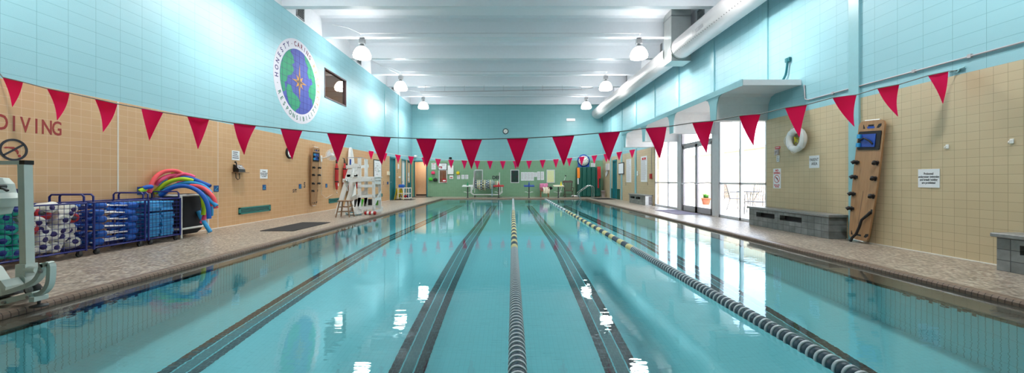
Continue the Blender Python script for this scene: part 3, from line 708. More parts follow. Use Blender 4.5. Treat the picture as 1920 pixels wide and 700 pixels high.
mb.tube([p, w_+Vector((-.03, 0, .0))], .012); mb.tube([w_+Vector((-.02, -.09, .02)), w_+Vector((-.02, .09, 0))], .012); mb.lathe([(.03, -.03), (.03, 0)], 12, w_, 'X')
mb.tube([p, p+Vector((.03, .0, -.1)), p+Vector((.05, 0, -.2))], .006, 5)
o = mb.built_at('wall_hook', 'teal_plain', w_); tag(o, 'blue wall hook tying the near pennant string to the right wall', 'hook')

# ================================================================== LANE ROPES
def lane_rope(label, xa, xb, pat):
    y0, y1 = N0+.05, LF; L = y1-y0
    X = lambda y: xa+(xb-xa)*(y-y0)/L
    t = thing('lane_rope', label, 'lane rope', (X(y0), y0, WZ))
    mb = MB(); mb.tube([(X(y0), y0-.2, WZ+.005), (X(y0), y0, WZ+.005), (X(y1), y1, WZ+.005), (X(y1), y1+.2, WZ+.02)], .006, 6); mb.build('steel_cable', 'steel', t)
    pitch = .066; n = int(L/pitch); rest = {}
    def disc(m, y, mi0, mi1, seg):
        c = (X(y), 0, WZ+.012)
        m.lathe([(.012, y), (.049, y+.003), (.0505, y+.03), (.0505, y+.048)], seg, c, 'Y', mi0)
        m.lathe([(.050, y+.042), (.056, y+.043), (.0575, y+.048), (.0575, y+.060), (.050, y+.064), (.012, y+.063)], seg, c, 'Y', mi1)
    start = next(i for i in range(n) if y0+i*pitch > 1.95)
    rm = MB()
    for i in range(n):
        y = y0+i*pitch; k = pat(y)
        if start <= i < start+100:
            m = MB(); disc(m, y, 0, 1, 20); m.build('float_disc', {'d': ['rope_dark', 'rope_grey'], 'y': ['rope_yellow', 'rope_yellow'], 'n': ['rope_navy', 'rope_navy'], 'w': ['rope_white', 'rope_white']}[k], t)
        else:
            a, b = {'d': (0, 1), 'y': (2, 2), 'n': (3, 3), 'w': (4, 4)}[k]; disc(rm, y, a, b, 10)
    o = rm.build('float_disc_run', ['rope_dark', 'rope_grey', 'rope_yellow', 'rope_navy', 'rope_white'], t); o['kind'] = 'stuff'
def pat(y):
    if y < 6.0: return 'd'
    k = int((y-6.0)/.28) % 2
    if y < 13.5: return 'y' if k == 0 else 'n'
    return 'w' if (int((y-6.0)/.28) % 3) else 'n'
lane_rope('centre lane rope of dark ribbed floats running straight down the pool', .032, .13, pat)
lane_rope('right lane rope of dark and yellow floats slanting to the lower right', 1.95, 2.07, pat)

# ================================================================== THE GLOBE MURAL
gu, gz = 11.80, CH+3.10
fmL = lambda n: frame('L', gu, gz, n)
mb = MB(); 
def disc2(mb, m4, r, n=64, mi=0, t=.002, cx=0, cy=0, rx=1.0):
    v = [m4 @ Vector((cx+r*rx*math.cos(2*PI*i/n), cy+r*math.sin(2*PI*i/n), z)) for z in (0, t) for i in range(n)]
    mb.add(v, [tuple(range(n-1, -1, -1)), tuple(range(n, 2*n))]+[(i, (i+1)%n, n+(i+1)%n, n+i) for i in range(n)], mi)
disc2(mb, fmL(0), 1.30)
mural = mb.built_at('globe_mural', 'mural_white', (XL, gu, gz)); tag(mural, 'round painted globe emblem with lettered white ring on the upper left wall', 'mural')
mb = MB(); disc2(mb, fmL(.002), 1.0); mb.build('globe_sea', 'globe_blue', mural)
def clip(poly, r=.995):
    o = []
    for x, y in poly:
        d = math.hypot(x, y); o.append((x*r/d, y*r/d) if d > r else (x, y))
    return o
lands = [clip([(-.42,1.1),(-.5,.82),(-.34,.7),(-.28,.52),(-.4,.45),(-.3,.3),(-.42,.12),(-.62,.05),(-.66,-.12),(-.78,-.2),(-.72,-.42),(-.86,-.5),(-.93,-.36),(-.975,-.2),(-1.0,0),(-.96,.3),(-.86,.52),(-.72,.72),(-.56,.85)]),
         clip([(-.62,-.2),(-.45,-.22),(-.36,-.4),(-.12,-.48),(.06,-.62),(-.02,-.8),(-.18,-.9),(-.22,-.98),(-.42,-.93),(-.55,-.78),(-.66,-.55),(-.7,-.36)]),
         clip([(.28,.98),(.34,.74),(.5,.6),(.44,.42),(.56,.25),(.7,.3),(.78,.12),(.62,.05),(.52,-.15),(.56,-.34),(.74,-.4),(.8,-.6),(.92,-.4),(.98,-.15),(1.0,.1),(.96,.3),(.85,.53),(.7,.72),(.5,.88)])]
mb = MB()
for p in lands: mb.prism(p, lambda u, v, t: fmL(0) @ Vector((u, v, t)), .003, .006)
mb.build('land', 'globe_green', mural)
mb = MB()
for i in range(-4, 5):
    y = i*.2; h = math.sqrt(max(0, .99-y*y)); sheet(mb, fmL(.006), 2*h, .007, .001, 0, y)
    x = i*.22; h = math.sqrt(max(0, .97-x*x)); sheet(mb, fmL(.006), .007, 2*h, .001, x, 0)
mb.build('block_joint', 'indigo', mural)
mb = MB(); st = []
for k in range(8):
    a = PI/2-k*PI/4; r = (.56 if k in (0, 4) else .42) if k % 2 == 0 else .27; st.append((r*math.cos(a), r*math.sin(a))); a2 = a-PI/8; st.append((.12*math.cos(a2), .12*math.sin(a2)))
mb.prism(st, lambda u, v, t: fmL(.007) @ Vector((u, v, t)), 0, .003); star = mb.build('compass_star', 'gold', mural)
mb = MB(); st = []
for k in range(8): 
    a = PI/2-k*PI/4; r = .22 if k % 2 == 0 else .06; st.append((r*math.cos(a), r*math.sin(a)))
mb.prism(st, lambda u, v, t: fmL(.010) @ Vector((u, v, t)), 0, .003); mb.build('star_centre', 'mural_dark', star)
def ring_text(words, r, size, inward=False):
    for s, a0, a1, mt in words:
        mb = MB(); n = len(s)
        for i, ch in enumerate(s):
            a = R(a0+(a1-a0)*(i/(n-1) if n > 1 else 0))
            rot = (a-PI/2) if not inward else (a+PI/2)
            m4 = fmL(.003) @ Matrix.Translation((r*math.cos(a), r*math.sin(a), 0)) @ Matrix.Rotation(rot, 4, 'Z')
            if ch == '.': disc2(mb, m4, .014, 10)
            else: put_text(mb, ch, size, m4, 0, .004, .85)
        mb.build('lettering', mt, mural)
ring_text([('HONESTY', 184, 121, 'indigo'), ('.', 111, 111, 'maroon'), ('CARING', 101, 58, 'maroon'), ('.', 49, 49, 'gold'), ('RESPECT', 41, -24, 'gold')], 1.145, .21)
ring_text([('.', 195, 195, 'letter_green'), ('RESPONSIBILITY', 208, 328, 'letter_green')], 1.15, .20, True)

# ================================================================== LEFT WALL THINGS
mb = MB(); fm = frame('L', 4.97, 1.835, .001)
for i, ch in enumerate('NO DIVING'):
    put_text(mb, ch, .29, frame('L', 4.905+.119*(i-3), 1.835, .001), 0, .004, .60, .001)
o = mb.built_at('painted_lettering', 'red_paint', (XL, 4.97, 1.835)); tag(o, 'dark red NO DIVING letters painted on the tan wall at far left', 'lettering')
t = thing('painted_symbol', 'black barred circle over a red diver painted below the DIVING letters', 'symbol', (XL, 5.02, 1.493))
mb = MB(); fm = frame('L', 5.02, 1.493, .001); v = []; n = 40
for r in (.120, .148):
    for z in (0, .003): v += [fm @ Vector((r*math.cos(2*PI*i/n), r*math.sin(2*PI*i/n), z)) for i in range(n)]
mb.add(v, [(n+i, n+(i+1)%n, 3*n+(i+1)%n, 3*n+i) for i in range(n)]+[(3*n+i, 3*n+(i+1)%n, 2*n+(i+1)%n, 2*n+i) for i in range(n)]+[((i+1)%n, i, n+i, n+(i+1)%n) for i in range(n)])
sheet(mb, fm @ Matrix.Rotation(R(38), 4, 'Z'), .26, .024, .003); mb.build('barred_ring', 'ink', t)
mb = MB(); pl = [(-.10,.02),(-.085,.012),(-.05,.02),(-.02,.012),(.0,-.005),(.03,-.03),(.035,-.06),(.05,-.055),(.052,-.02),(.03,.02),(-.0,.04),(-.04,.038),(-.08,.035)]
mb.prism(pl, lambda u, v, t: frame('L', 5.02, 1.493, .001) @ Vector((u, v, t)), 0, .002); disc2(mb, frame('L', 5.02, 1.493, .001), .017, 14, cx=.06, cy=-.078); mb.build('diver_figure', 'red_paint', t)
# symbol tiles every 1.7 m
for i, (y, lb) in enumerate([(5.04, 'blue symbol tile on the tan wall just right of the lift mast'), (6.75, 'blue and green symbol tile on the wall behind the coiled pool noodles'), (8.47, 'dark blue symbol tile right of the pool noodles'), (10.12, 'blue symbol tile below the small wall notice'), (11.84, 'small blue symbol tile between the two 5 marks'), (13.53, 'small blue symbol tile right of the left spineboard')]):
    mb = MB(); sheet(mb, frame('L', y, .90), .14, .14, .006); o = mb.built_at('symbol_tile', 'tile_blue', (XL, y, .90)); tag(o, lb, 'tile')
    m2 = MB(); f2 = frame('L', y, .90, .006); sheet(m2, f2, .10, .012, .001, 0, -.04); sheet(m2, f2 @ Matrix.Rotation(R(35), 4, 'Z'), .09, .014, .001); disc2(m2, f2, .016, 12, cx=.03, cy=.03, t=.001); m2.build('symbol', 'tile_sky', o)
def phone():
    y, z = 9.12, 1.40
    t = thing('wall_phone', 'black telephone on a small shelf on the left wall below a paper notice', 'telephone', (XL, y, z-.1))
    mb = MB(); mb.box((XL, y-.18, z-.13), (XL+.16, y+.2, z-.115)); mb.build('shelf', 'stool_wood', t)
    mb = MB(); mb.prism([(0, -.11), (.14, -.11), (.13, -.04), (.05, .06), (0, .07)], lambda u, v, w: Vector((XL+u, y+w, z+v)), -.13, .09); b_ = mb.build('phone_body', 'black_gloss', t)
    mb = MB(); mb.tube([(XL+.08, y-.15, z-.02), (XL+.1, y-.15, z+.02), (XL+.09, y-.15, z+.10), (XL+.06, y-.15, z+.13)], [.025, .014, .014, .026]); mb.build('handset', 'black_gloss', t)
    mb = MB(); mb.box((XL+.098, y-.05, z+.0), (XL+.108, y+.0, z+.04)); mb.build('display', 'white', b_)
    mb = MB(); mb.tube([(XL+.05, y-.12, z-.12), (XL+.06, y-.12, z-.25), (XL+.06, y-.06, z-.30), (XL+.06, y+.0, z-.27), (XL+.05, y+.0, z-.14)], .008, 6); mb.build('cord', 'black', t)
phone()
notice('paper_notice', 'L', 9.07, 1.69, .25, .23, 'white paper notice taped above the black wall telephone', lines=4)
def text_sign(wall, u, z, w, h, lines, size, label, col='ink', t=.008, mat='paper', sx=.9):
    fm = frame(wall, u, z); mb = MB(); sheet(mb, fm, w, h, t); o = mb.built_at('wall_sign', mat, fm.translation); tag(o, label, 'sign')
    tb = MB(); n = len(lines)
    for i, s in enumerate(lines): put_text(tb, s, size, frame(wall, u, z+(n-1)*size*.48-i*size*.96, t), 0, .001, sx)
    tb.build('lettering', col, o); return o
PW = ['Prolonged', 'underwater swimming', 'and breath holding', 'are prohibited']
text_sign('L', 10.1, 1.26, .30, .25, PW, .046, 'small white notice about prolonged underwater swimming on the left wall', sx=.72)
text_sign('R', 5.56, 1.115, .285, .275, PW, .047, 'white notice about prolonged underwater swimming right of the leaning spineboard', sx=.66)
def clock(name, wall, u, z, r, label, n0=0, rim='black', d=.05):
    fm = frame(wall, u, z, n0); t = thing(name, label, 'clock', fm.translation)
    q = fm.to_3x3(); mb = MB(); mb.lathe([(r*.6, 0), (r, .0), (r, d*.8), (r*.95, d), (r*.77, d), (r*.77, d*.7)], 32, fm.translation, q); mb.build('rim', rim, t)
    mb = MB(); disc2(mb, frame(wall, u, z, n0+d*.68), r*.78, 32); f = mb.build('clock_face', 'clock_face', t)
    mb = MB(); f2 = frame(wall, u, z, n0+d*.72)
    for k in range(12): sheet(mb, f2 @ Matrix.Rotation(k*PI/6, 4, 'Z'), r*.03, r*.1, .002, 0, r*.66)
    mb.build('hour_marks', 'ink', f)
    for nm, a, L in (('hour_hand', 50, .42), ('minute_hand', 215, .62)):
        mb = MB(); sheet(mb, f2 @ Matrix.Rotation(-R(a), 4, 'Z'), r*.06, r*L, .004, 0, r*L/2); mb.build(nm, 'ink', f)
    return t
clock('wall_clock', 'L', 11.25, CH+.84, .175, 'round black rimmed clock on the left wall half behind a pennant')
clock('wall_clock', 'F', FX(948), FZ(246.5), .19, 'small round clock high on the blue end wall')
for s, y, z, sz, lb in (('5', 12.1, .93, .24, 'large black 5 painted beside the left spineboard'), ('5 FT', 11.55, .76, .14, 'small black 5 FT depth mark painted left of the large 5')):
    mb = MB(); put_text(mb, s, sz, frame('L', y, z, .001), 0, .006, .8, .001); o = mb.built_at('depth_mark', 'ink', (XL, y, z)); tag(o, lb, 'depth mark')
for y0, y1, lb in ((9.16, 10.37, 'long teal floor level grille in the left wall, nearest the noodles'), (13.7, 14.5, 'teal grille low on the left wall behind the guard chair'), (18.6, 19.4, 'small teal grille low on the left wall past the guard chair')):
    t = thing('wall_vent', lb, 'vent', (XL, (y0+y1)/2, .33), 'teal wall vents')
    mb = MB(); x = XL
    for p, q in (((y0, .25), (y1, .28)), ((y0, .385), (y1, .415)), ((y0, .25), (y0+.06, .415)), ((y1-.06, .25), (y1, .415))): mb.box((x, p[0], p[1]), (x+.02, q[0], q[1]))
    mb.build('vent_frame', 'vent_teal', t)
    mb = MB(); mb.box((x+.001, y0+.05, .27), (x+.004, y1-.05, .40)); mb.build('backing', 'vent_dark', t)
    mb = MB()
    for k in range(5): mb.obox((x+.012, (y0+y1)/2, .292+.023*k), (0,1,0), (1,0,.9), (-.9,0,1), (y1-y0)/2-.05, .009, .002)
    mb.build('slat', 'vent_teal', t)
# spineboards
def spineboard(label, origin, rot, strap=True, feet=True):
    """long axis z, face +x (left wall) ; placed by a rotation"""
    L, W, T = 2.06, .46, .03
    t = thing('spineboard', label, 'spineboard', origin)
    c = .075
    outline = [(-W/2+.05+c, 0), (W/2-.05-c, 0), (W/2-.05-c*.3, c*.3), (W/2-.05, c), (W/2-.01, L*.35), (W/2, L*.6), (W/2, L-c), (W/2-c*.3, L-c*.3), (W/2-c, L), (-W/2+c, L), (-W/2+c*.3, L-c*.3), (-W/2, L-c), (-W/2, L*.6), (-W/2+.01, L*.35), (-W/2+.05, c), (-W/2+.05+c*.3, c*.3)]
    o0 = Vector(origin); fn = lambda u, v, w: o0+Vector((w, u, v))
    mb = MB(); mb.prism(outline, fn, 0, T); mb.build('board', 'board_wood', t)
    for s in (-1, 1):
        for z in (.52, .78, 1.08, 1.34): mb = MB(); mb.prism([(s*.185-.016, z-.04), (s*.185+.016, z-.04), (s*.185+.016, z+.04), (s*.185-.016, z+.04)], fn, T, T+.002); mb.build('handhold', 'black', t)
        for z, r in ((.1, 1), (L-.1, 1)): mb = MB(); mb.prism([(s*.12-.02, z-.03), (s*.12+.02, z-.035), (s*.16+.02, z+.0), (s*.16+.02, z+.04), (s*.13, z+.03)], fn, T, T+.002); mb.build('handhold', 'black', t)
    mb = MB(); mb.prism([(-.05, .07), (.05, .07), (.05, .1), (-.05, .1)], fn, T, T+.002); mb.build('handhold', 'black', t); mb = MB(); mb.prism([(-.05, L-.1), (.05, L-.1), (.05, L-.07), (-.05, L-.07)], fn, T, T+.002)
    mb.build('handhold', 'black', t)
    mb = MB(); mb.prism([(-.035, .28), (-.02, .27), (.0, .85), (-.012, .86)], fn, T, T+.002); mb.build('slot', 'stool_wood', t)
    for s in (-1, 1):
        for k, z in enumerate((.52, .78, 1.08, 1.34)):
            if s == 1 and k == 0: continue
            m = MB(); c_ = fn(s*.175, z, T); m.tube([c_, c_+Vector((.05, s*.01, .01)), c_+Vector((.075, s*.03, -.015))], [.028, .034, .03], 8); m.rbox(c_+Vector((.0, -.045, -.02)), c_+Vector((.02, .045, .03)), .006); m.build('strap_clip', 'black', t)
    m = MB(); m.prism([(-.19, 1.56), (.19, 1.56), (.2, 1.58), (.2, 1.86), (.19, 1.88), (-.19, 1.88), (-.2, 1.86), (-.2, 1.58)], fn, T, T+.012); hp = m.build('head_pad', 'black', t)
    m = MB(); m.prism([(-.13, 1.61), (.12, 1.61), (.12, 1.83), (-.13, 1.83)], fn, T+.012, T+.022); m.build('blue_insert', 'clock_blue', hp)
    m = MB(); m.prism([(-.19, 1.61), (-.13, 1.61), (-.13, 1.68), (-.19, 1.68)], fn, T+.012, T+.05); m.prism([(-.19, 1.76), (-.13, 1.76), (-.13, 1.83), (-.19, 1.83)], fn, T+.012, T+.05); m.build('foam_block', 'foam_cyan', hp)
    m = MB(); m.tube([fn(-.15, 1.72, T+.04), fn(-.05, 1.76, T+.05), fn(.05, 1.71, T+.045), fn(.09, 1.66, T+.03)], .014, 6); m.build('head_strap', 'black', hp)
    m = MB(); m.prism([(-.05, 1.925), (.06, 1.925), (.07, 1.945), (.05, 1.965), (-.05, 1.965), (-.07, 1.945)], fn, T, T+.002); m.build('blue_sticker', 'clock_blue', t)
    m = MB(); m.tube([fn(-.13, L+.005, .015), fn(.13, L+.005, .015)], .013); m.build('end_grip', 'white', t)
    m = MB(); m.tube([fn(-.1, -.008, .02), fn(.1, -.008, .02)], .013); m.build('end_grip', 'white', t)
    if strap:
        pts = [fn(.17, .52, T), fn(.165, .47, T+.03), fn(.08, .36, T+.05), fn(.05, .22, T+.05), fn(.02, .1, T+.06), fn(-.03, 0.03, T+.07), fn(-.05, -.045, T+.08)]
        m = MB(); m.tube(pts, [.02, .022, .02, .02, .02, .02, .022], 6); m.build('trailing_strap', 'black', t)
    return t
b1 = spineboard('wooden spineboard hanging on the left wall beside the black 5', (XL+.03, 12.58, .25), None, strap=False)
b1.scale = (1, 1.0, .945); b1.rotation_euler = (R(0), R(2.2), 0)
b2 = spineboard('wooden spineboard with blue head pad leaning on the right wall by the bench', (XR-.14, 6.52, .05), None)
b2.rotation_euler = (R(-3.9)*-1, R(0), PI)
b2.rotation_euler = Matrix(((-1, 0, 0), (0, -1, 0), (0, 0, 1))).to_euler()
b2.rotation_mode = 'QUATERNION'
zax = Vector((.10, -.15, 2.06)).normalized(); xax = Vector((-1, 0, 0)); xax = (xax-zax*xax.dot(zax)).normalized(); yax = zax.cross(xax)
b2.rotation_quaternion = Matrix(((xax.x, yax.x, zax.x), (xax.y, yax.y, zax.y), (xax.z, yax.z, zax.z))).to_quaternion()
mb = MB(); mb.tube([(XL, 12.55, 2.27), (XL+.08, 12.55, 2.27)], .008); o = mb.built_at('wall_hook', 'steel', (XL, 12.55, 2.27)); tag(o, 'small metal peg above the hanging left spineboard', 'hook')
# fan
def fan():
    c = Vector((-6.27, 13.15, CH+.90)); t = thing('wall_fan', 'white wall mounted fan with wire cage above the red rescue tubes', 'fan', c)
    q = Vector((.55, -.8, -.1)).normalized().to_track_quat('Z', 'Y').to_matrix()
    g = MB()
    for r, h in ((.205, .0), (.2, .03), (.2, -.03), (.15, .05), (.1, .06), (.05, .065), (.15, -.05)):
        g.tube([c+q @ Vector((r*math.cos(2*PI*i/28), r*math.sin(2*PI*i/28), h)) for i in range(28)], .004, 4, closed=True)
    for k in range(24):
        a = 2*PI*k/24; e = Vector((math.cos(a), math.sin(a), 0))
        g.tube([c+q @ (e*.03+Vector((0,0,.066))), c+q @ (e*.15+Vector((0,0,.05))), c+q @ (e*.205), c+q @ (e*.15+Vector((0,0,-.05))), c+q @ (e*.04+Vector((0,0,-.06)))], .002, 4)
    g.build('cage', 'white', t)
    for k in range(3):
        a0 = 2*PI*k/3; b_ = MB(); n = 8; v = []
        for i in range(n+1):
            a = a0+i*R(78)/n
            for r in (.04, .175): v.append(c+q @ Vector((r*math.cos(a), r*math.sin(a), -.02+.04*i/n)))
        b_.add(v+[p+q @ Vector((0,0,.003)) for p in v], [(2*i, 2*i+1, 2*i+3, 2*i+2) for i in range(n)]+[(18+2*i+2, 18+2*i+3, 18+2*i+1, 18+2*i) for i in range(n)], 0, True); b_.build('blade', 'alu', t)
    m = MB(); m.lathe([(.05, .03), (.055, .055), (.04, .07), (.0001, .075)], 16, c, q); m.lathe([(.06, -.16), (.065, -.05), (.05, -.03)], 16, c, q); m.build('motor_hub', 'white', t)
    m = MB(); k = c+q @ Vector((0, 0, -.12)); m.tube([k, k+Vector((-.1, .02, -.06)), Vector((XL+.02, c.y-.02, c.z-.12))], .018); m.rbox((XL, c.y-.07, c.z-.24), (XL+.035, c.y+.03, c.z-.02), .01); m.build('bracket', 'white', t)
    m = MB(); m.tube([(XL+.01, c.y-.02, c.z-.24), (XL+.01, c.y+.02, .6), (XL+.01, c.y+.35, .45), (XL+.01, c.y+.6, .52), (XL+.01, c.y+.8, .56)], .005, 5); m.build('cord', 'white', t)
fan()
def rescue_tube(y, z0, z1, label, lean=0):
    t = thing('rescue_tube', label, 'rescue tube', (XL+.1, y, z0), 'red rescue tubes hanging on the left wall')
    c = Vector((XL+.11, y, 0)); L = z1-z0; m = MB(); k = []
    for i in range(13):
        s = i/12; r = .085*min(1, .45+2.6*min(s, 1-s)); k.append((r, z0+.12+(L-.3)*s))
    m.lathe(k, 14, c, 'Z'); m.v = [Vector((c.x+(v.x-c.x)*.7, v.y+lean*(v.z-z0), v.z)) for v in m.v]; m.build('foam_body', 'rescue_red', t)
    m = MB(); m.tube([c+Vector((0, lean*(z1-z0-.2), z1-.19)), c+Vector((-.02, lean*(z1-z0), z1)), c+Vector((-.09, lean*(z1-z0), z1+.02))], [.04, .02, .012]); m.build('top_strap', 'black', t)
    m = MB(); 
    for zz in (z0+.12+(L-.3)*.78, z0+.12+(L-.3)*.3): m.lathe([(.089, zz-.02), (.092, zz), (.089, zz+.02)], 14, c+Vector((0, lean*(zz-z0), 0)), 'Z')
    m.v = [Vector((c.x+(v.x-c.x)*.72, v.y, v.z)) for v in m.v]; m.build('band', 'black', t)
    m = MB(); m.tube([c+Vector((0, 0, z0+.13)), c+Vector((0, .02, z0+.05)), c+Vector((0, .0, z0))], .008); m.sphere(c+Vector((0, 0, z0)), .02); m.build('clip', 'steel', t)
    m = MB(); m.prism([(y-.03, z0+.25), (y+.03, z0+.25), (y+.03, z0+.36), (y-.03, z0+.36)], lambda u, v, w: Vector((w, u+lean*(v-z0), v)), XL+.165, XL+.172); m.build('label_patch', 'paper', t)
rescue_tube(14.1, .62, 1.92, 'red rescue tube on the left wall, the one nearest the fan')
rescue_tube(14.75, .6, 1.95, 'red rescue tube on the left wall, second from the fan', .02)
rescue_tube(14.98, .66, 1.75, 'red rescue tube glimpsed between the guard chair legs')
rescue_tube(16.0, .62, 1.7, 'red rescue tube farthest right, seen through the guard chair')
# rescue board
t = thing('rescue_board', 'white rescue paddleboard standing against the left wall behind the guard chair', 'paddleboard', (XL+.16, 15.35, 0))
ol = []
for i in range(25):
    s = i/24; w_ = .27*(math.sin(PI*min(1, s*1.0)**.8))**.45 if 0 < s < 1 else 0.02; ol.append((w_, .02+2.42*s))
poly = [(15.35+a, b) for a, b in ol]+[(15.35-a, b) for a, b in reversed(ol)]
mb = MB(); mb.prism(poly, lambda u, v, w: Vector((XL+w+.12*(1-v/2.5), u, v)), .05, .13); mb.build('board_deck', 'white', t)
mb = MB(); mb.prism([(15.345, .1), (15.355, .1), (15.355, 2.38), (15.345, 2.38)], lambda u, v, w: Vector((XL+w+.12*(1-v/2.5), u, v)), .13, .134); mb.build('stringer', 'alu_dark', t)
mb = MB(); mb.box((XL+.15, 15.12, 1.62), (XL+.2, 15.17, 1.95)); mb.build('side_handle', 'clock_blue', t)

# ------------------------------------------------------------------ guard chair, built as two timber side frames joined by slats
GY0, GY1 = 11.95, 12.5
def gp(cx, cy): return P(620+.2*cx, 270+.2*cy, GY0)
def plank(mb, a, b, w, y, t=.045):
    a, b = Vector(a), Vector(b); a = Vector((a.x, y, a.z)); b = Vector((b.x, y, b.z)); d = (b-a); L = d.length
    mb.obox((a+b)/2, d, (0, 1, 0), d.cross(Vector((0, 1, 0))), L/2, t/2, w/2)
g0 = gp(270, 640)
t = thing('lifeguard_chair', 'tall white timber lifeguard chair standing on the left deck edge', 'lifeguard chair', (-5.0, 12.2, 0))
def fz(cx, z): p = gp(cx, 400); return Vector((p.x, GY0, z))
for y, k in ((GY0, 0), (GY1, 1)):
    for a, b, w_, nm in ((fz(270, 0), gp(270, 135), .105, 'leg'), (fz(405, 0), gp(402, 312), .085, 'leg'), (fz(60, 0), gp(188, 225), .14, 'leg'), (fz(228, 0), gp(275, 505), .10, 'brace'),
                         (gp(150, 218), gp(290, 200), .10, 'armrest'), (gp(118, 345), gp(412, 330), .12, 'seat_rail'), (gp(155, 300), gp(210, 298), .08, 'brace')):
        m = MB(); plank(m, a, b, w_, y+(.03 if nm in ('armrest', 'seat_rail') else 0)*(-1 if k == 0 else 1)); pc = m.build(nm, 'white_paint', t)
        if nm in ('armrest', 'seat_rail') and k == 0:
            bm_ = MB(); 
            for s in (.04, .92): c_ = a.lerp(b, s); bm_.lathe([(.012, -.01), (.012, .0)], 8, (c_.x, y-.053, c_.z), 'Y')
            bm_.build('bolt', 'lamp_cap', pc)
    for cy in (395, 492, 600):
        m = MB(); plank(m, gp(258, cy), gp(414, cy), .085, y+(-.03 if k == 0 else .03), .03); r_ = m.build('rung', 'white_paint', t)
        if k == 0:
            bm_ = MB()
            for cx in (270, 402):
                for dz in (-.02, .02): c_ = gp(cx, cy); bm_.lathe([(.010, -.012), (.010, .0)], 8, (c_.x, y-.043, c_.z+dz), 'Y')
            bm_.build('bolt', 'lamp_cap', r_)
xr_ = gp(402, 400).x
for z in (gp(0, 330).z, gp(0, 365).z, gp(0, 520).z, gp(0, 640).z+.02):
    m = MB(); m.box((xr_+.02, GY0, z-.045), (xr_+.05, GY1, z+.045)); m.build('rung', 'white_paint', t)
m = MB(); m.obox((xr_+.03, (GY0+GY1)/2, .52), (0, GY1-GY0, .42), (1, 0, 0), (0, -.42, GY1-GY0), .38, .015, .03); m.build('brace', 'white_paint', t)
xs0, xs1 = gp(270, 0).x, gp(410, 0).x
for k in range(5):
    x = gp(125, 0).x+.06+k*.2; m = MB(); m.box((x, GY0-.02, gp(0, 315).z), (x+.17, GY1+.02, gp(0, 315).z+.025)); m.build('seat_slat', 'white_paint', t)
for z in (1.30, 1.47, 1.6):
    x = fz(60, 0).x+(gp(188, 225).x-fz(60, 0).x)*z/gp(188, 225).z; m = MB(); m.box((x-.02, GY0, z-.04), (x+.01, GY1, z+.04)); m.build('back_slat', 'white_paint', t)
m = MB(); plank(m, gp(95, 545), gp(262, 458), .13, GY1-.03); m.build('brace', 'white_paint', t)
m = MB(); m.box((gp(150, 0).x, GY0, gp(0, 132).z), (gp(300, 0).x, GY0+.012, gp(0, 132).z+.02)); m.box((xs0-.03, GY0, gp(0, 130).z), (xs0, GY1, gp(0, 130).z+.02)); m.build('umbrella_bracket', 'alu_dark', t)
# items hung on the chair
m = MB(); m.box((xr_+.06, 12.1, 1.35), (xr_+.1, 12.25, 1.48)); m.sphere((xr_+.1, 12.17, 1.42), .05); o = m.built_at('whistle_bag', 'white', (xr_+.06, 12.1, 1.35)); tag(o, 'small white box hung on the right corner of the guard chair', 'box')
m = MB(); c_ = gp(158, 350); m.sphere((c_.x, GY0-.09, c_.z), .06, sc=(1, .6, .9)); m.tube([(c_.x, GY0-.08, c_.z-.04), (c_.x-.01, GY0-.08, c_.z-.14), (c_.x+.05, GY0-.08, c_.z-.3)], .01, 6); o = m.built_at('hand_bell', 'steel', c_); tag(o, 'small metal bell with a cord tied to the guard chair rail', 'bell')
# folded things stacked under the guard chair
for k, (cx, mt, lb) in enumerate(((250, 'black', 'black clipboard standing under the guard chair at the left'), (305, 'greenbag', 'green folder standing under the guard chair'), (350, 'black', 'black folder standing under the guard chair beside the green one'), (375, 'lift_dark', 'dark grey folder standing under the guard chair seat'), (430, 'leaf', 'green folder at the right under the guard chair'))):
    c_ = P(620+.2*cx, 380, 13.2); m = MB(); m.rbox((c_.x-.09, 13.15+k*.03, .151), (c_.x+.09, 13.17+k*.03, .43), .006); o = m.built_at('folder', mt, (c_.x, 13.2, .151)); tag(o, lb, 'folder')
c_ = P(680, 380, 13.2); t = thing('low_shelf', 'low white shelf holding folders behind the guard chair', 'shelf', (c_.x, 13.3, 0))
m = MB(); m.box((c_.x-.45, 13.1, .12), (c_.x+.65, 13.4, .15)); m.build('shelf_board', 'white_paint', t)
for x in (c_.x-.43, c_.x+.62):
    m = MB(); m.box((x-.02, 13.1, 0), (x+.02, 13.4, .12)); m.build('shelf_side', 'white_paint', t)
# stool
sx_, sy_ = -4.93, 11.15
t = thing('wooden_stool', 'weathered wooden stool in front of the white guard chair', 'stool', (sx_, sy_, 0))
m = MB(); m.rbox((sx_-.18, sy_-.15, .46), (sx_+.18, sy_+.15, .495), .012); m.build('seat', 'stool_wood', t)
for ax, ay in ((-1,-1),(1,-1),(1,1),(-1,1)):
    m = MB(); m.tube([(sx_+ax*.2, sy_+ay*.17, 0), (sx_+ax*.12, sy_+ay*.10, .465)], [.018, .022], 8); m.build('leg', 'stool_wood', t)
for z, k in ((.16, 1), (.3, 1)):
    w_ = .2-.08*z/.46; d_ = .17-.07*z/.46
    for p, q in (((-w_, -d_), (w_, -d_)), ((-w_, d_), (w_, d_)), ((-w_, -d_), (-w_, d_)), ((w_, -d_), (w_, d_))):
        m = MB(); m.tube([(sx_+p[0], sy_+p[1], z), (sx_+q[0], sy_+q[1], z)], .012, 6); m.build('stretcher', 'stool_wood', t)
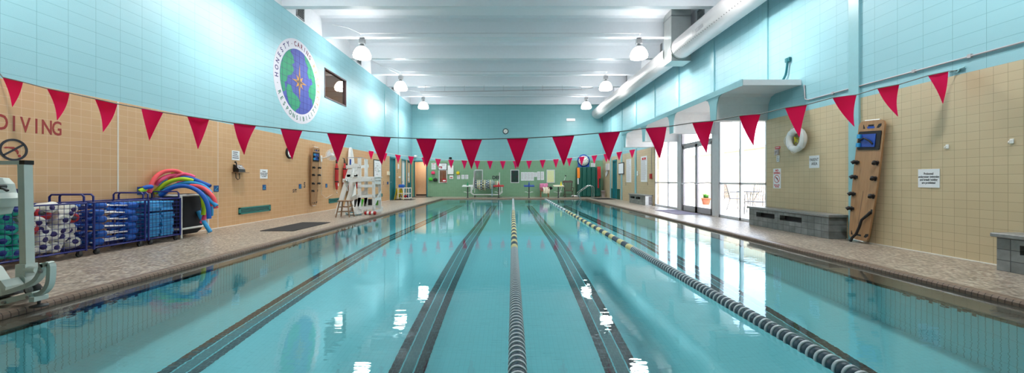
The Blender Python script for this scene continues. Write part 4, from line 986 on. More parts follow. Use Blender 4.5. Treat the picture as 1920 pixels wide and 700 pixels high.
# float and cord on the deck edge
t = thing('rescue_float', 'red and white torpedo float lying at the foot of the guard chair', 'float', (-4.32, 11.75, 0))
for k in range(5):
    m = MB(); m.lathe([(.05, .0), (.058, .02), (.058, .05), (.05, .068)], 14, (-4.6+.07*k, 11.8, .06), 'X'); m.build('float_band', 'rescue_red' if k % 2 == 0 else 'white', t)
m = MB(); rnd = random.Random(2); pts = []
for i in range(90):
    a = i*.55; r = .08+.1*abs(math.sin(i*.37)); pts.append((-4.92+1.4*r*math.cos(a), 11.72+.6*r*math.sin(a), .02+.0009*i*abs(math.sin(i*.23))))
m.tube(pts, .012, 6); o = m.built_at('throw_line', 'tile_sky', (-4.92, 11.72, 0)); tag(o, 'tangle of blue and white throw line beside the torpedo float', 'rope')
m = MB(); m.tube([(p[0]+.02, p[1]-.02, p[2]+.01) for p in pts[::2]], .012, 6); m.build('white_strand', 'white_cord', o)
# whiteboard on the left wall
m = MB(); sheet(m, frame('L', 18.7, 1.66), 1.1, .92, .02); o = m.built_at('whiteboard', 'black_gloss', (XL, 18.7, 1.66)); tag(o, 'dark framed chart board on the left wall right of the guard chair', 'chart')
m = MB(); sheet(m, frame('L', 18.7, 1.66, .02), 1.0, .82, .003); o2 = m.build('chart_sheet', 'paper', o)
m = MB(); rnd = random.Random(9)
for k in range(16): sheet(m, frame('L', 18.7, 1.66, .023), rnd.uniform(.08, .25), .02, .001, rnd.uniform(-.35, .35), rnd.uniform(-.35, .35))
m.build('printed_text', 'alu_dark', o)
# wall odds and ends, left far
for (u, z, w_, h_, mt, nm, lb, ct) in ((20.3, 1.48, .35, .2, 'cream', 'switch_box', 'cream box beside the first teal door on the left wall', 'box'), (20.2, .95, .1, .14, 'tile_blue', 'symbol_tile', 'tiny blue tile low beside the first teal door', 'tile'),
                                        (22.2, 1.92, .28, .28, 'paper', 'paper_notice', 'small white notice between the two left doors', 'notice'), (22.35, 1.28, .25, .1, 'white', 'hand_dispenser', 'white dispenser between the two left doors', 'dispenser')):
    m = MB(); fm = frame('L', u, z); sheet(m, fm, w_, h_, .05 if nm != 'paper_notice' else .006); o = m.built_at(nm, mt, fm.translation); tag(o, lb, ct)
for wl, u, z, lb in (('L', 22.0, 1.62, 'black 5 depth mark between the two left doors'), ('L', 19.6, .95, 'tiny dark depth mark left of the first teal door'), ('R', 20.25, .90, 'black 5 depth mark on the right wall left of the tall rules board'), ('R', 17.0, .93, 'small dark depth mark below the red fire alarm')):
    m = MB(); put_text(m, '5', .24 if u != 17.0 else .18, frame(wl, u, z, .037 if wl == 'R' and abs(u-20.95) < .1 else .001), 0, .006, .8, .001); o = m.built_at('depth_mark', 'ink', frame(wl, u, z).translation); tag(o, lb, 'depth mark')
m = MB(); c_ = (FX(779), YF-.08, FZ(294)); m.sphere(c_, .09); m.box((c_[0]-.07, YF-.1, c_[2]+.02), (c_[0]+.12, YF, c_[2]+.1)); o = m.built_at('dome_camera', 'white', c_); tag(o, 'white dome camera on the blue wall above the far doorway', 'camera')
# wet floor signs
for x, y, rz, lb in ((-6.50, 21.45, 0, 'yellow wet floor sign, left of the pair by the teal door'), (-6.22, 21.25, .1, 'yellow wet floor sign, right of the pair beside the white cart')):
    t = thing('wet_floor_sign', lb, 'floor sign', (x, y, 0))
    for s in (-1, 1):
        m = MB(); m.prism([(s*.15, 0), (s*.12, 0), (-s*.005, .60), (s*.0, .63), (s*.02, .63)], lambda u, v, w: (x+u, y+w, v), -.14, .14); m.build('panel', 'yellow', t)
# white pvc cart of toys by the far left doors
cx0, cx1, cy0, cy1 = -6.32, -5.72, 21.0, 21.5
t = thing('pvc_cart', 'white pipe cart of pool toys standing by the far left doors', 'cart', ((cx0+cx1)/2, 21.2, 0))
m = MB()
for x in (cx0, cx1, (cx0+cx1)/2):
    for y in (cy0, cy1): m.tube([(x, y, .03), (x, y, .68)], .022, 8)
for z in (.1, .36, .66):
    m.tube([(cx0, cy0, z), (cx1, cy0, z), (cx1, cy1, z), (cx0, cy1, z)], .02, 8, closed=True)
m.build('pipe_frame', 'pvc', t)
m = MB(); m.box((cx0, cy0, .66), (cx1, cy1, .69)); m.build('top_tray', 'alu_dark', t)
for x in (cx0, cx1):
    for y in (cy0, cy1): m = MB(); m.lathe([(.035, -.012), (.035, .012)], 12, (x, y, .035), 'X'); m.build('caster', 'black', t)
rnd = random.Random(4)
for k, (x, z, mt, lb) in enumerate(((-6.2, .78, 'foam_deep', 'blue kickboard bundle on top of the white pipe cart'), (-6.15, .2, 'foam_deep', 'blue ball at the left of the cart bottom'), (-5.98, .19, 'rescue_red', 'dark red ball in the middle of the cart bottom'), (-5.82, .18, 'foam_purple', 'purple ball at the right of the cart bottom'))):
    m = MB()
    if k == 0: m.rbox((x-.14, 21.1, .69), (x+.14, 21.4, .86), .03)
    else: m.sphere((x, 21.25, z), .085)
    o = m.built_at('kickboard_bundle' if k == 0 else 'toy_ball', mt, (x, 21.25, z)); tag(o, lb, 'kickboards' if k == 0 else 'ball')
def flat_mat(x0, x1, y0, y1, mat, label, t=.012):
    m = MB(); m.rbox((x0, y0, 0.001), (x1, y1, t), .004); o = m.built_at('floor_mat', mat, ((x0+x1)/2, (y0+y1)/2, 0)); return tag(o, label, 'mat')
flat_mat(-5.36, -4.64, 8.0, 9.65, 'mat_black', 'black rubber mat on the left deck in front of the teal grille')
flat_mat(-6.6, -5.5, 20.75, 21.65, 'mat_black', 'dark mat under the toy cart and wet floor signs')
flat_mat(-6.55, -5.2, 24.2, 25.0, 'mat_black', 'dark mat at the far doorway')
flat_mat(4.95, 6.0, 21.4, 23.2, 'mat_black', 'dark mat in front of the teal door on the right')
flat_mat(5.25, 6.08, 11.9, 13.7, 'mat_grey', 'grey violet mat inside the glass doors')
flat_mat(-1.55, -.6, 24.3, 24.75, 'lift_dark', 'small dark mat against the end wall right of the reel')

# ================================================================== WIRE RACKS ON THE LEFT DECK
RX0, RX1 = -6.58, -6.05      # wall side, pool side
def wire_rack(label, y0, y1, top=.76, x1=RX1):
    t = thing('wire_rack', label, 'rack', ((RX0+x1)/2, (y0+y1)/2, 0), 'blue wire racks along the left wall')
    zb = .10
    m = MB()
    for x in (RX0, x1):
        for y in (y0, y1): m.tube([(x, y, .08), (x, y, top)], .014, 8)
    for z in (zb, top):
        m.tube([(RX0, y0, z), (x1, y0, z), (x1, y1, z), (RX0, y1, z)], .012, 6, closed=True)
    m.build('corner_frame', 'rack_blue', t)
    g = MB(); n = int(round((y1-y0)/.067)); h = int(round((top-zb)/.067))
    for i in range(1, n): y = y0+(y1-y0)*i/n; g.tube([(x1, y, top), (x1, y, zb)], .0034, 4, caps=False)
    for j in range(1, h): z = zb+(top-zb)*j/h; g.tube([(x1, y0, z), (x1, y1, z)], .0034, 4, caps=False)
    g.build('front_grid', 'rack_blue', t)
    for yy in (y0, y1):
        g = MB(); k = 7
        for i in range(1, k): x = RX0+(x1-RX0)*i/k; g.tube([(x, yy, top), (x, yy, zb)], .0034, 4, caps=False)
        for j in range(1, h): z = zb+(top-zb)*j/h; g.tube([(RX0, yy, z), (x1, yy, z)], .0034, 4, caps=False)
        g.build('end_grid', 'rack_blue', t)
    g = MB()
    for i in range(1, n): y = y0+(y1-y0)*i/n; g.tube([(RX0, y, zb), (x1, y, zb)], .0034, 4, caps=False)
    for i in range(1, 7): x = RX0+(x1-RX0)*i/7; g.tube([(x, y0, zb), (x, y1, zb)], .0034, 4, caps=False)
    g.build('base_grid', 'rack_blue', t)
    for yy in (y0+.01, y1-.01):
        g = MB(); g.tube([(RX0+.02, yy, top), (RX0+.02, yy, top+.09), (RX0+.05, yy, top+.12), (x1-.05, yy, top+.12), (x1-.02, yy, top+.09), (x1-.02, yy, top)], .013, 8)
        g.build('handle', 'rack_blue', t)
    for x in (RX0+.05, x1-.03):
        for y in (y0+.06, y1-.06):
            g = MB(); g.lathe([(.036, -.014), (.04, -.008), (.04, .008), (.036, .014)], 14, (x, y, .041), 'X'); w_ = g.build('caster_wheel', 'black', t)
            g = MB(); g.box((x-.022, y-.02, .04), (x-.017, y+.02, .1)); g.box((x+.017, y-.02, .04), (x+.022, y+.02, .1)); g.box((x-.022, y-.02, .085), (x+.022, y+.02, .1)); g.build('fork', 'lift_dark', w_)
    return t
wire_rack('blue wire rack of foam belts and buoys, nearest of the three on casters', 4.22, 5.34)
wire_rack('blue wire rack of barbell floats, middle of the three on casters', 5.44, 6.2)
wire_rack('blue wire rack of stacked light blue blocks, farthest of the three on casters', 6.26, 6.86)
# foam rounds: thick white float discs with purple hubs, teal ones at the left
def foam_round(kind):
    t = thing('foam_buoy', 'x', 'foam buoy', (0, 0, 0), None)
    mat, hub = {'w': ('foam_white', 'foam_purple'), 't': ('foam_teal', 'foam_navy'), 'r': ('rescue_red', 'lift_dark'), 'y': ('foam_yellow', 'foam_navy'), 'b': ('foam_deep', 'white')}[kind]
    m = MB(); m.lathe([(.03, .0), (.062, .0), (.076, .012), (.078, .05), (.078, .14), (.072, .165), (.055, .175), (.03, .175)], 18, (0, 0, 0), 'X')
    m.build('foam_body', mat, t)
    m = MB(); m.lathe([(.0001, .168), (.034, .168), (.036, .178), (.0001, .18)], 14, (0, 0, 0), 'X'); m.lathe([(.0001, .004), (.03, .004)], 10, (0, 0, 0), 'X'); m.build('hub', hub, t)
    return t
protos = {}
def place_round(kind, y, z, yaw, pitch, label, group, x=None, sc=1.0):
    if kind not in protos: o = protos[kind] = foam_round(kind)
    else: o = copy_tree(protos[kind])
    x = RX1-.22 if x is None else x
    o.location = (x, y, z); o.rotation_euler = (0, pitch, yaw); o['label'] = label; o['group'] = group; o.scale = (sc,)*3
rnd = random.Random(21)
# visible rows read from the photograph: (pixel x, pixel y, kind)
rows = [('bottom row', [(72,466,'w'),(88,468,'w'),(104,467,'w'),(120,463,'w'),(146,461,'w')]),
        ('second row up', [(60,443,'w'),(76,447,'w'),(90,440,'w'),(106,444,'w'),(125,447,'w'),(150,441,'w')]),
        ('middle row', [(60,424,'w'),(74,434,'r'),(92,425,'w'),(112,428,'w'),(121,412,'w'),(136,428,'w'),(151,424,'w')]),
        ('fourth row up', [(58,407,'w'),(84,411,'w'),(102,404,'r'),(127,401,'w'),(145,406,'r')]),
        ('top row', [(52,395,'y'),(70,396,'w'),(92,392,'w'),(112,391,'w'),(136,390,'w')])]
nm = {'w': 'white foam buoy', 'r': 'dark red foam buoy', 'y': 'yellow foam buoy', 't': 'sea green foam buoy'}
pos_w = ['left end', 'second from the left', 'third from the left', 'fourth from the left', 'fifth from the left', 'sixth from the left', 'right end']
for rname, items in rows:
    for i, (px, py, k) in enumerate(items):
        y = (RX1-.05)*F/(px-CX); z = ZZ(py, y)
        if y > 5.27 or y < 4.3: y = min(max(y, 4.3), 5.27)
        z = max(z, .185)
        place_round(k, y, z, rnd.uniform(-.75, .2), rnd.uniform(-.3, .3), '%s in the nearest wire rack, %s, %s' % (nm[k], rname, pos_w[i]), 'foam buoys in the nearest wire rack', x=RX1-.20, sc=rnd.uniform(.85, 1.02))
for rname, pts in (('bottom row', [(2,474),(24,472)]), ('second row up', [(10,448),(30,452)]), ('third row up', [(6,428),(26,430)]), ('fourth row up', [(4,412),(22,414)]), ('top row', [(8,396),(24,397)])):
    for i, (px, py) in enumerate(pts):
        y = (RX1-.05)*F/(px-CX); z = max(ZZ(py, y), .185)
        place_round('t', max(y, 4.32), z, rnd.uniform(-.5, .2), rnd.uniform(-.15, .15), 'sea green foam buoy at the left of the nearest rack, %s, %s one' % (rname, ('left', 'right')[i]), 'sea green buoys in the nearest wire rack', x=RX1-.20)
# dark foam filling behind the visible rows
k = 0
for z, pl in ((.185, 'lowest'), (.35, 'second lowest'), (.52, 'third'), (.67, 'top')):
    for y in (4.5, 4.85, 5.15):
        place_round('b', y, z, .1, 0, 'blue buoy buried at the back of the nearest rack, %s layer, %s' % (pl, ('left part', 'middle part', 'right part')[k % 3]), 'buoys at the back of the nearest wire rack', x=RX0+.03); k += 1
# barbell floats
def barbell():
    t = thing('barbell_float', 'x', 'barbell float', (0, 0, 0), 'barbell floats in the middle wire rack')
    m = MB(); m.tube([(0, -.33, 0), (0, .33, 0)], .014, 8); m.build('bar', 'white', t)
    for s in (-1, 1):
        m = MB(); prof = [(.02, .17), (.055, .17), (.065, .18), (.067, .2), (.067, .29), (.062, .305), (.02, .305)]
        m.lathe([(r, s*h) for r, h in (prof if s > 0 else prof[::-1])], 16, (0, 0, 0), 'Y'); m.build('foam_end', 'foam_blue', t)
        m = MB(); m.lathe([(.0001, s*.33), (.018, s*.33), (.018, s*.3)] if s > 0 else [(.018, s*.3), (.018, s*.33), (.0001, s*.33)], 10, (0, 0, 0), 'Y'); m.build('end_cap', 'white', t)
    return t
bb = barbell(); first = True; rnd = random.Random(12)
for j in range(6):
    for i, x in enumerate((RX1-.09, RX1-.235, RX1-.38)):
        o = bb if first else copy_tree(bb); first = False
        o.location = (x, 5.81+(.02 if j % 2 else -.02), .17+.105*j); o.rotation_euler = (rnd.uniform(-.09, .09), 0, rnd.uniform(-.03, .03)); o.scale = (.77, 1, .77)
        o['label'] = 'blue and white barbell float in the middle rack, %s layer, %s' % (['bottom', 'second', 'third', 'fourth', 'fifth', 'top'][j], ['pool side', 'middle of the three', 'wall side'][i])
# light blue blocks
def foam_block_proto():
    m = MB(); m.rbox((-.20, -.115, -.02), (.20, .115, .02), .006); return m.build('foam_block', 'foam_light')
fb = foam_block_proto(); first = True; rnd = random.Random(31)
for j in range(14):
    for i, y in enumerate((6.42, 6.67)):
        o = fb if first else fb.copy()
        if not first: COL.objects.link(o)
        first = False; z = .135+.041*j+(.03 if j > 9 else 0)
        o.location = (RX1-.26+rnd.uniform(-.02, .02), y+rnd.uniform(-.012, .012), z); o.rotation_euler = (0, 0, rnd.uniform(-.04, .04))
        tag(o, 'light blue foam block, layer %s of the %s stack in the farthest rack' % (['one', 'two', 'three', 'four', 'five', 'six', 'seven', 'eight', 'nine', 'ten', 'eleven', 'twelve', 'thirteen', 'fourteen'][j], ('near', 'far')[i]), 'foam block', 'light blue foam blocks in the farthest wire rack')

# ================================================================== NOODLE BIN
t = thing('noodle_bin', 'white pipe frame with sagging black mesh hamper full of pool noodles', 'hamper', (-6.35, 7.4, 0))
bx0, bx1, by0, by1, bz = -6.62, -6.16, 7.0, 7.62, .80
m = MB()
for x in (bx0, bx1):
    for y in (by0, by1): m.tube([(x, y, 0), (x, y, bz)], .021, 10)
m.tube([(bx0, by0, bz), (bx1, by0, bz), (bx1, by1, bz), (bx0, by1, bz)], .021, 10, closed=True)
m.tube([(bx0, by0, .17), (bx1, by0, .17), (bx1, by1, .17), (bx0, by1, .17)], .021, 10, closed=True); m.build('pipe_frame', 'pvc', t)
m = MB(); rings = []; prof = [(1.0, bz+.02), (1.0, bz-.1), (1.0, .5), (1.02, .28), (.93, .12), (.7, .05)]; n = 20; v = []
for s, z in prof:
    for i in range(n):
        a = 2*PI*i/n; c, q = math.cos(a), math.sin(a); e = .35
        px_ = (bx0+bx1)/2+(bx1-bx0-.05)/2*s*math.copysign(abs(c)**e, c); py_ = (by0+by1)/2+(by1-by0-.05)/2*s*math.copysign(abs(q)**e, q)
        v.append((px_, py_, z))
f = [(i*n+j, i*n+(j+1)%n, (i+1)*n+(j+1)%n, (i+1)*n+j) for i in range(len(prof)-1) for j in range(n)]+[tuple(range(5*n, 6*n))]
m.add(v, f, 0, True); m.build('mesh_bag', 'hamper', t)
def npx(pts, Y): return [P(260+.2142*a, 300+.2142*b, Y+dy) for a, b, dy in pts]
def smooth(pts, k=5):
    o = []; n = len(pts)
    for i in range(n-1):
        p0, p1, p2, p3 = pts[max(i-1, 0)], pts[i], pts[i+1], pts[min(i+2, n-1)]
        for s in range(k):
            u = s/k; o.append(.5*((2*p1)+(p2-p0)*u+(2*p0-5*p1+4*p2-p3)*u*u+(3*p1-p0-3*p2+p3)*u**3))
    o.append(pts[-1]); return o
nood = [('foam_red', 7.05, [(92,288,-.25),(112,215,-.2),(150,150,-.12),(210,108,0),(280,95,.1),(340,102,.2),(400,135,.3)], 'coral red pool noodle arching highest at the left of the hamper'),
 ('foam_lime', 7.3, [(152,190,0),(190,148,0),(240,122,.05),(320,118,.1)], 'lime pool noodle partly hidden under the top coral arch'),
 ('foam_pink', 7.12, [(148,222,-.15),(190,178,-.1),(250,147,0),(310,132,.1),(380,132,.2)], 'pink pool noodle whose end hangs left, under the coral arch'),
 ('foam_deep', 7.3, [(205,235,0),(245,185,0),(300,155,.05),(360,145,.1)], 'cobalt pool noodle short end peeping out at the upper left'),
 ('foam_cyan', 7.2, [(178,248,-.1),(205,212,-.05),(240,180,0),(300,158,.1)], 'light blue pool noodle end beside the pink one at the upper left'),
 ('foam_pink', 7.22, [(255,192,0),(300,157,0),(350,135,.05),(400,127,.1),(450,137,.12),(488,155,.15)], 'pink pool noodle arching over the middle of the heap'),
 ('foam_deep', 7.3, [(370,156,0),(440,158,0),(500,177,0),(560,202,.0),(625,230,.0)], 'cobalt pool noodle reaching right from the top of the heap'),
 ('foam_lime', 7.08, [(132,292,-.1),(180,250,-.05),(240,206,0),(310,178,.05),(380,168,.1),(430,172,.15),(480,184,.2)], 'lime pool noodle sweeping across the front of the heap'),
 ('foam_cyan', 7.15, [(178,300,-.1),(230,262,-.05),(300,233,0),(370,208,.05),(430,200,.08),(500,207,.1),(560,226,.1),(600,255,.1),(632,292,.1)], 'light blue pool noodle in a long arch under the lime one'),
 ('foam_red', 7.2, [(455,228,0),(520,232,0),(580,257,0),(630,302,0),(662,350,0),(677,425,0)], 'coral red pool noodle drooping lowest at the far right'),
 ('foam_deep', 7.02, [(190,315,-.05),(280,252,-.03),(370,230,0),(440,236,0),(510,266,0),(560,311,0),(595,372,0),(612,440,0),(616,515,0)], 'bright blue pool noodle in the front, arching down to the right'),
 ('foam_cyan', 7.18, [(535,285,0),(575,315,0),(612,342,0),(650,375,0),(682,405,0)], 'light blue pool noodle end pointing down right beside the drooping coral one'),
 ('foam_pink', 7.3, [(345,205,0),(420,196,0),(480,210,0),(520,232,0)], 'pink pool noodle short stretch in the middle of the heap'),
 ('foam_red', 7.28, [(540,290,0),(590,305,0),(642,326,0)], 'short coral red pool noodle end at the right above the light blue one'),
 ('foam_red', 7.3, [(600,320,0),(625,360,0),(642,408,0)], 'coral red pool noodle stub behind the light blue end at the right'),
 ('foam_lime', 7.35, [(545,290,0),(562,345,0),(570,410,0),(565,482,0)], 'lime pool noodle hanging straight down beside the right pipe'),
 ('foam_pink', 7.4, [(575,380,0),(588,430,0),(578,490,0),(553,553,0)], 'pink pool noodle curling down beside the hanging lime one'),
 ('foam_cyan', 7.4, [(520,450,0),(548,505,0),(585,565,0),(628,632,0)], 'light blue pool noodle slanting to the deck at the lower right'),
 ('foam_red', 7.44, [(485,300,0),(496,350,0),(500,420,0),(497,485,0)], 'coral red pool noodle standing behind the right pipe'),
 ('foam_cyan', 7.3, [(540,250,0),(585,290,0),(615,350,0),(635,430,0),(633,490,0)], 'light blue pool noodle behind the bright blue arch'),
 ('foam_deep', 7.5, [(510,330,0),(530,400,0),(545,470,0),(538,520,0)], 'cobalt pool noodle hanging behind the lime one'),
 ('foam_lime', 7.0, [(8,276,-.4),(28,266,-.37),(60,255,-.3)], 'lime pool noodle end poking over the farthest wire rack'),
 ('foam_deep', 7.0, [(40,250,-.35),(75,238,-.3),(110,235,-.2)], 'cobalt pool noodle end lying over the farthest wire rack')]
for mt, Y, pts, lb in nood:
    p_ = smooth(npx(pts, Y)); L_ = 0; m = MB(); m.tube(p_, .037, 12); o = m.built_at('pool_noodle', mt, p_[0]); tag(o, lb, 'pool noodle', 'pool noodles in the hamper')
    m = MB(); d = (p_[-1]-p_[-2]).normalized(); d0 = (p_[0]-p_[1]).normalized()
    for pe, dd in ((p_[-1], d), (p_[0], d0)): m.lathe([(.0001, .001), (.012, .001)], 8, pe, dd.to_track_quat('Z', 'Y').to_matrix())
    m.build('core_hole', 'lift_dark', o)

# ================================================================== POOL LIFT AT THE LEFT EDGE
t = thing('pool_lift', 'grey green wheeled pool access lift at the left pool edge', 'pool lift', (-4.4, 3.35, 0))
def lp(x, y, Y): return P(x, y, Y)
def bar(m, pts, w, h=None):
    h = h or w
    for a, b in zip(pts, pts[1:]):
        a, b = Vector(a), Vector(b); d = b-a; s = d.cross(Vector((0, 1, 0))).normalized() if abs(d.normalized().y) < .9 else Vector((1, 0, 0)); m.obox((a+b)/2, d, s, d.cross(s), d.length/2+.002, w/2, h/2)
ym = 3.42
m = MB(); a = lp(47, 308, ym); b = lp(52, 532, ym); m.obox((a+b)/2, b-a, (0, 1, 0), (b-a).cross(Vector((0, 1, 0))), (b-a).length/2, .032, .03); mast = m.build('mast', 'lift', t)
m = MB(); a = lp(54, 305, ym); m.obox(a+Vector((-.02, 0, 0)), (1, 0, 0), (0, 1, 0), (0, 0, 1), .025, .034, .019); m.build('end_cap', 'black', mast)
m = MB(); a, b = lp(-60, 305.5, ym), lp(45, 305.5, ym); m.obox((a+b)/2, b-a, (0, 1, 0), (0, 0, 1), (b-a).length/2, .03, .017); m.build('top_arm', 'lift', t)
m = MB(); m.obox(lp(50, 508, ym), (1, 0, 0), (0, 1, 0), (0, 0, 1), .045, .045, .065); m.lathe([(.052, -.05), (.056, -.03), (.056, .03), (.052, .05)], 18, lp(50, 524, ym)+Vector((0, 0, 0)), 'Y'); m.build('mast_socket', 'lift', t)
ch = 3.22
up = smooth([lp(-60, 566, ch), lp(0, 552, ch), (lp(40, 540, ch)), lp(66, 528, ch), lp(78, 512, ch), lp(82, 497, ch), lp(82, 496, ch)], 4)
m = MB(); bar(m, up, .035, .045); m.build('upper_rail', 'lift', t)
cb = smooth([lp(82, 498, ch), lp(95, 495.5, ch), lp(95.5, 520, ch), lp(92, 536, ch), lp(82, 548, ch), lp(68, 553, ch)], 4)
m = MB(); bar(m, cb, .035, .045); m.build('bumper_bar', 'lift', t)
m = MB(); bar(m, [lp(-60, 584, ch), lp(68, 551, ch)], .045, .06); lr = m.build('lower_rail', 'lift', t)
m = MB()
for px, py in ((63, 555), (18, 565), (86, 508)): m.lathe([(.014, -.045), (.014, -.03)], 10, lp(px, py, ch), 'Y')
m.build('bolt', 'lamp_cap', lr)
m = MB(); m.obox(lp(73, 559, ch), (1, 0, 0), (0, 1, 0), (0, 0, 1), .022, .05, .02); m.build('foot_bracket', 'lift', t)
m = MB(); p0 = lp(73, 562, ch); m.tube([p0, (p0.x, p0.y, .018)], .011); m.lathe([(.0001, 0.0), (.055, .0), (.055, .01), (.02, .02), (.0001, .02)], 20, (p0.x, p0.y, 0), 'Z'); m.build('levelling_foot', 'lift_dark', t)
m = MB(); m.lathe([(.03, -.022), (.052, -.022), (.058, -.014), (.058, .014), (.052, .022), (.03, .022)], 24, lp(61, 542, 3.3), 'Y'); wl = m.build('wheel', 'black', t)
m = MB(); m.lathe([(.0001, -.03), (.016, -.03), (.018, -.024), (.036, -.024), (.036, .02), (.0001, .02)], 18, lp(61, 542, 3.3), 'Y'); m.build('wheel_hub', 'lamp_cap', wl)
m = MB(); m.prism([(lp(x, y, 3.5).x, lp(x, y, 3.5).z) for x, y in ((-60, 492), (-10, 492), (5, 500), (18, 520), (28, 535), (28, 552), (-60, 560))], lambda u, v, w: (u, w, v), 3.42, 3.5); m.build('chassis_cover', 'lift', t)
m = MB(); m.prism([(lp(x, y, 3.3).x, lp(x, y, 3.3).z) for x, y in ((10, 530), (18, 523), (28, 535), (27, 542), (18, 548))], lambda u, v, w: (u, w, v), 3.24, 3.36); m.lathe([(.03, -.05), (.03, .05)], 14, lp(60, 506, 3.4), 'X'); m.build('pivot_plate', 'lift', t)
m = MB(); m.prism([(lp(x, y, 3.3).x, lp(x, y, 3.3).z) for x, y in ((-50, 556), (22, 544), (28, 552), (-50, 572))], lambda u, v, w: (u, w, v), 3.3, 3.5); m.build('battery_tray', 'lift_dark', t)
m = MB(); m.prism([(lp(x, y, 3.4).x, lp(x, y, 3.4).z) for x, y in ((-60, 330), (-5, 334), (6, 345), (10, 362), (20, 372), (18, 388), (6, 386), (0, 402), (-60, 410))], lambda u, v, w: (u, w, v), 3.32, 3.48); m.build('actuator_housing', 'lift', t)
m = MB(); m.tube([lp(-5, 352, 3.32), lp(8, 354, 3.30), lp(14, 358, 3.3)], .012); m.lathe([(.02, -.03), (.02, .02)], 12, lp(4, 350, 3.32), 'Y'); m.build('crank_handle', 'lift_dark', t)
m = MB(); sheet(m, Matrix.Translation(lp(28, 362, 4.2)) @ Matrix.Rotation(R(90), 4, 'X'), .16, .09, .01); o = m.build('operating_label', 'purple', t)

# ================================================================== STONE BENCHES AND RIGHT WALL
def bench(y0, y1, label, x0=5.87, h=.45, grille=False):
    t = thing('stone_bench', label, 'bench', ((x0+XR)/2, (y0+y1)/2, 0), 'grey tiled benches along the right wall')
    m = MB(); wl = min(.62, (y1-y0)*.28); g = .16; s0 = y0+(y1-y0)*.28
    a0, a1 = s0, s0+wl; b0, b1 = a1+g, a1+g+wl; zb, zt = .22, .33; hh = h-.05
    for p, q in (((y0, 0), (y1, zb)), ((y0, zt), (y1, hh)), ((y0, zb), (a0, zt)), ((a1, zb), (b0, zt)), ((b1, zb), (y1, zt))): m.box((x0, p[0], p[1]), (x0+.12, q[0], q[1]))
    m.box((x0+.12, y0, 0), (XR, y0+.1, hh)); m.box((x0+.12, y1-.1, 0), (XR, y1, hh)); m.build('tiled_base', 'stone', t)
    m = MB(); m.box((x0+.12, a0-.05, .18), (x0+.14, b1+.05, .36)); m.build('slot_void', 'black', t)
    m = MB(); m.rbox((x0-.04, y0-.04, hh), (XR-.001, y1+.04, h), .008); m.build('top_slab', 'stone_top', t)
    if grille:
        m = MB(); m.box((x0+.005, y0-.02, .0), (XR-.01, y0, hh)); m.build('white_end_panel', 'white', t)
        m = MB()
        for k in range(8): m.box((x0+.16, y0-.035, .05+.042*k), (XR-.05, y0-.02, .07+.042*k))
        m.build('grille_slat', 'alu_dark', t); m = MB(); m.box((x0+.15, y0-.022, .03), (XR-.04, y0-.02, .38)); m.build('grille_back', 'lift_dark', t)
bench(6.92, 9.24, 'grey stone tiled bench between the tall windows and the leaning spineboard')
bench(2.3, 4.53, 'grey stone tiled bench cut off by the right edge of the photo')
bench(16.4, 18.6, 'small looking grey tiled bench with white end panel, beyond the glass doors', grille=True)
# ring buoy
by, bz_ = 8.02, CH+.875
t = thing('ring_buoy', 'white ring buoy hanging on the cream wall under the blue band', 'ring buoy', (XR-.09, by, bz_))
m = MB(); n = 32; c = Vector((XR-.10, by, bz_)); pts = [c+Vector((0, .2*math.cos(2*PI*i/n), .2*math.sin(2*PI*i/n))) for i in range(n)]; m.tube(pts, .066, 14, closed=True); m.build('float_ring', 'white', t)
for k in range(4):
    a = R(45+90*k); c_ = c+Vector((0, .2*math.cos(a), .2*math.sin(a))); tn = Vector((0, -math.sin(a), math.cos(a))); m = MB(); m.lathe([(.0675, -.02), (.069, -.018), (.069, .018), (.0675, .02)], 14, c_, tn.to_track_quat('Z', 'X').to_matrix()); m.build('band', 'paper', t)
m = MB(); m.tube([c+Vector((-.03-.02*math.cos(4*2*PI*i/40*1), (.27+.012*math.cos(8*PI*i/40))*math.cos(2*PI*i/40), (.27+.012*math.cos(8*PI*i/40))*math.sin(2*PI*i/40))) for i in range(40)], .005, 5, closed=True); m.build('grab_line', 'white_cord', t)
m = MB(); m.tube([c+Vector((.05, 0, .02)), c+Vector((-.02, .02, .06)), c+Vector((-.03, -.02, -.03)), c+Vector((-.02, .03, -.08)), c+Vector((0, 0, .03)), c+Vector((0, -.03, -.06))], .012, 6); m.build('coiled_line', 'foam_yellow', t)
# signs
def nodive(u, z):
    w_, h_ = .24, .46; fm = frame('R', u, z); m = MB(); sheet(m, fm, w_, h_, .008); o = m.built_at('wall_sign', 'paper', fm.translation); tag(o, 'white and red NO DIVING sign with barred circle by the tall window', 'sign')
    m = MB(); put_text(m, 'NO', .066, frame('R', u, z+.185, .008), 0, .003, 1.0); put_text(m, 'DIVING', .066, frame('R', u, z+.125, .008), 0, .003, .95); put_text(m, 'SHALLOW', .04, frame('R', u, z-.155, .008), 0, .002, .95); put_text(m, 'WATER', .04, frame('R', u, z-.195, .008), 0, .002, .95); m.build('lettering', 'signred', o)
    m = MB(); f2 = frame('R', u, z-.01, .008); v = []; n = 28
    for r in (.078, .092): v += [f2 @ Vector((r*math.cos(2*PI*i/n), r*math.sin(2*PI*i/n), .001)) for i in range(n)]
    m.add(v, [(i, (i+1)%n, n+(i+1)%n, n+i) for i in range(n)]); sheet(m, f2 @ Matrix.Rotation(R(-45), 4, 'Z'), .16, .014, .001); m.build('barred_ring', 'signred', o)
    m = MB(); m.prism([(-.05,.02),(-.01,.015),(.02,-.02),(.03,-.05),(.04,-.045),(.035,-.005),(.0,.035),(-.045,.035)], lambda a, b, w: f2 @ Vector((a, b, w)), 0, .0008); m.build('diver_figure', 'ink', o)
nodive(8.73, CH+.05)
text_sign('R', 7.66, 1.08+.385, .25, .255, ['PARENT', ' AREA'], .085, 'tilted white paper sign reading PARENT AREA below the ring buoy', sx=.72)
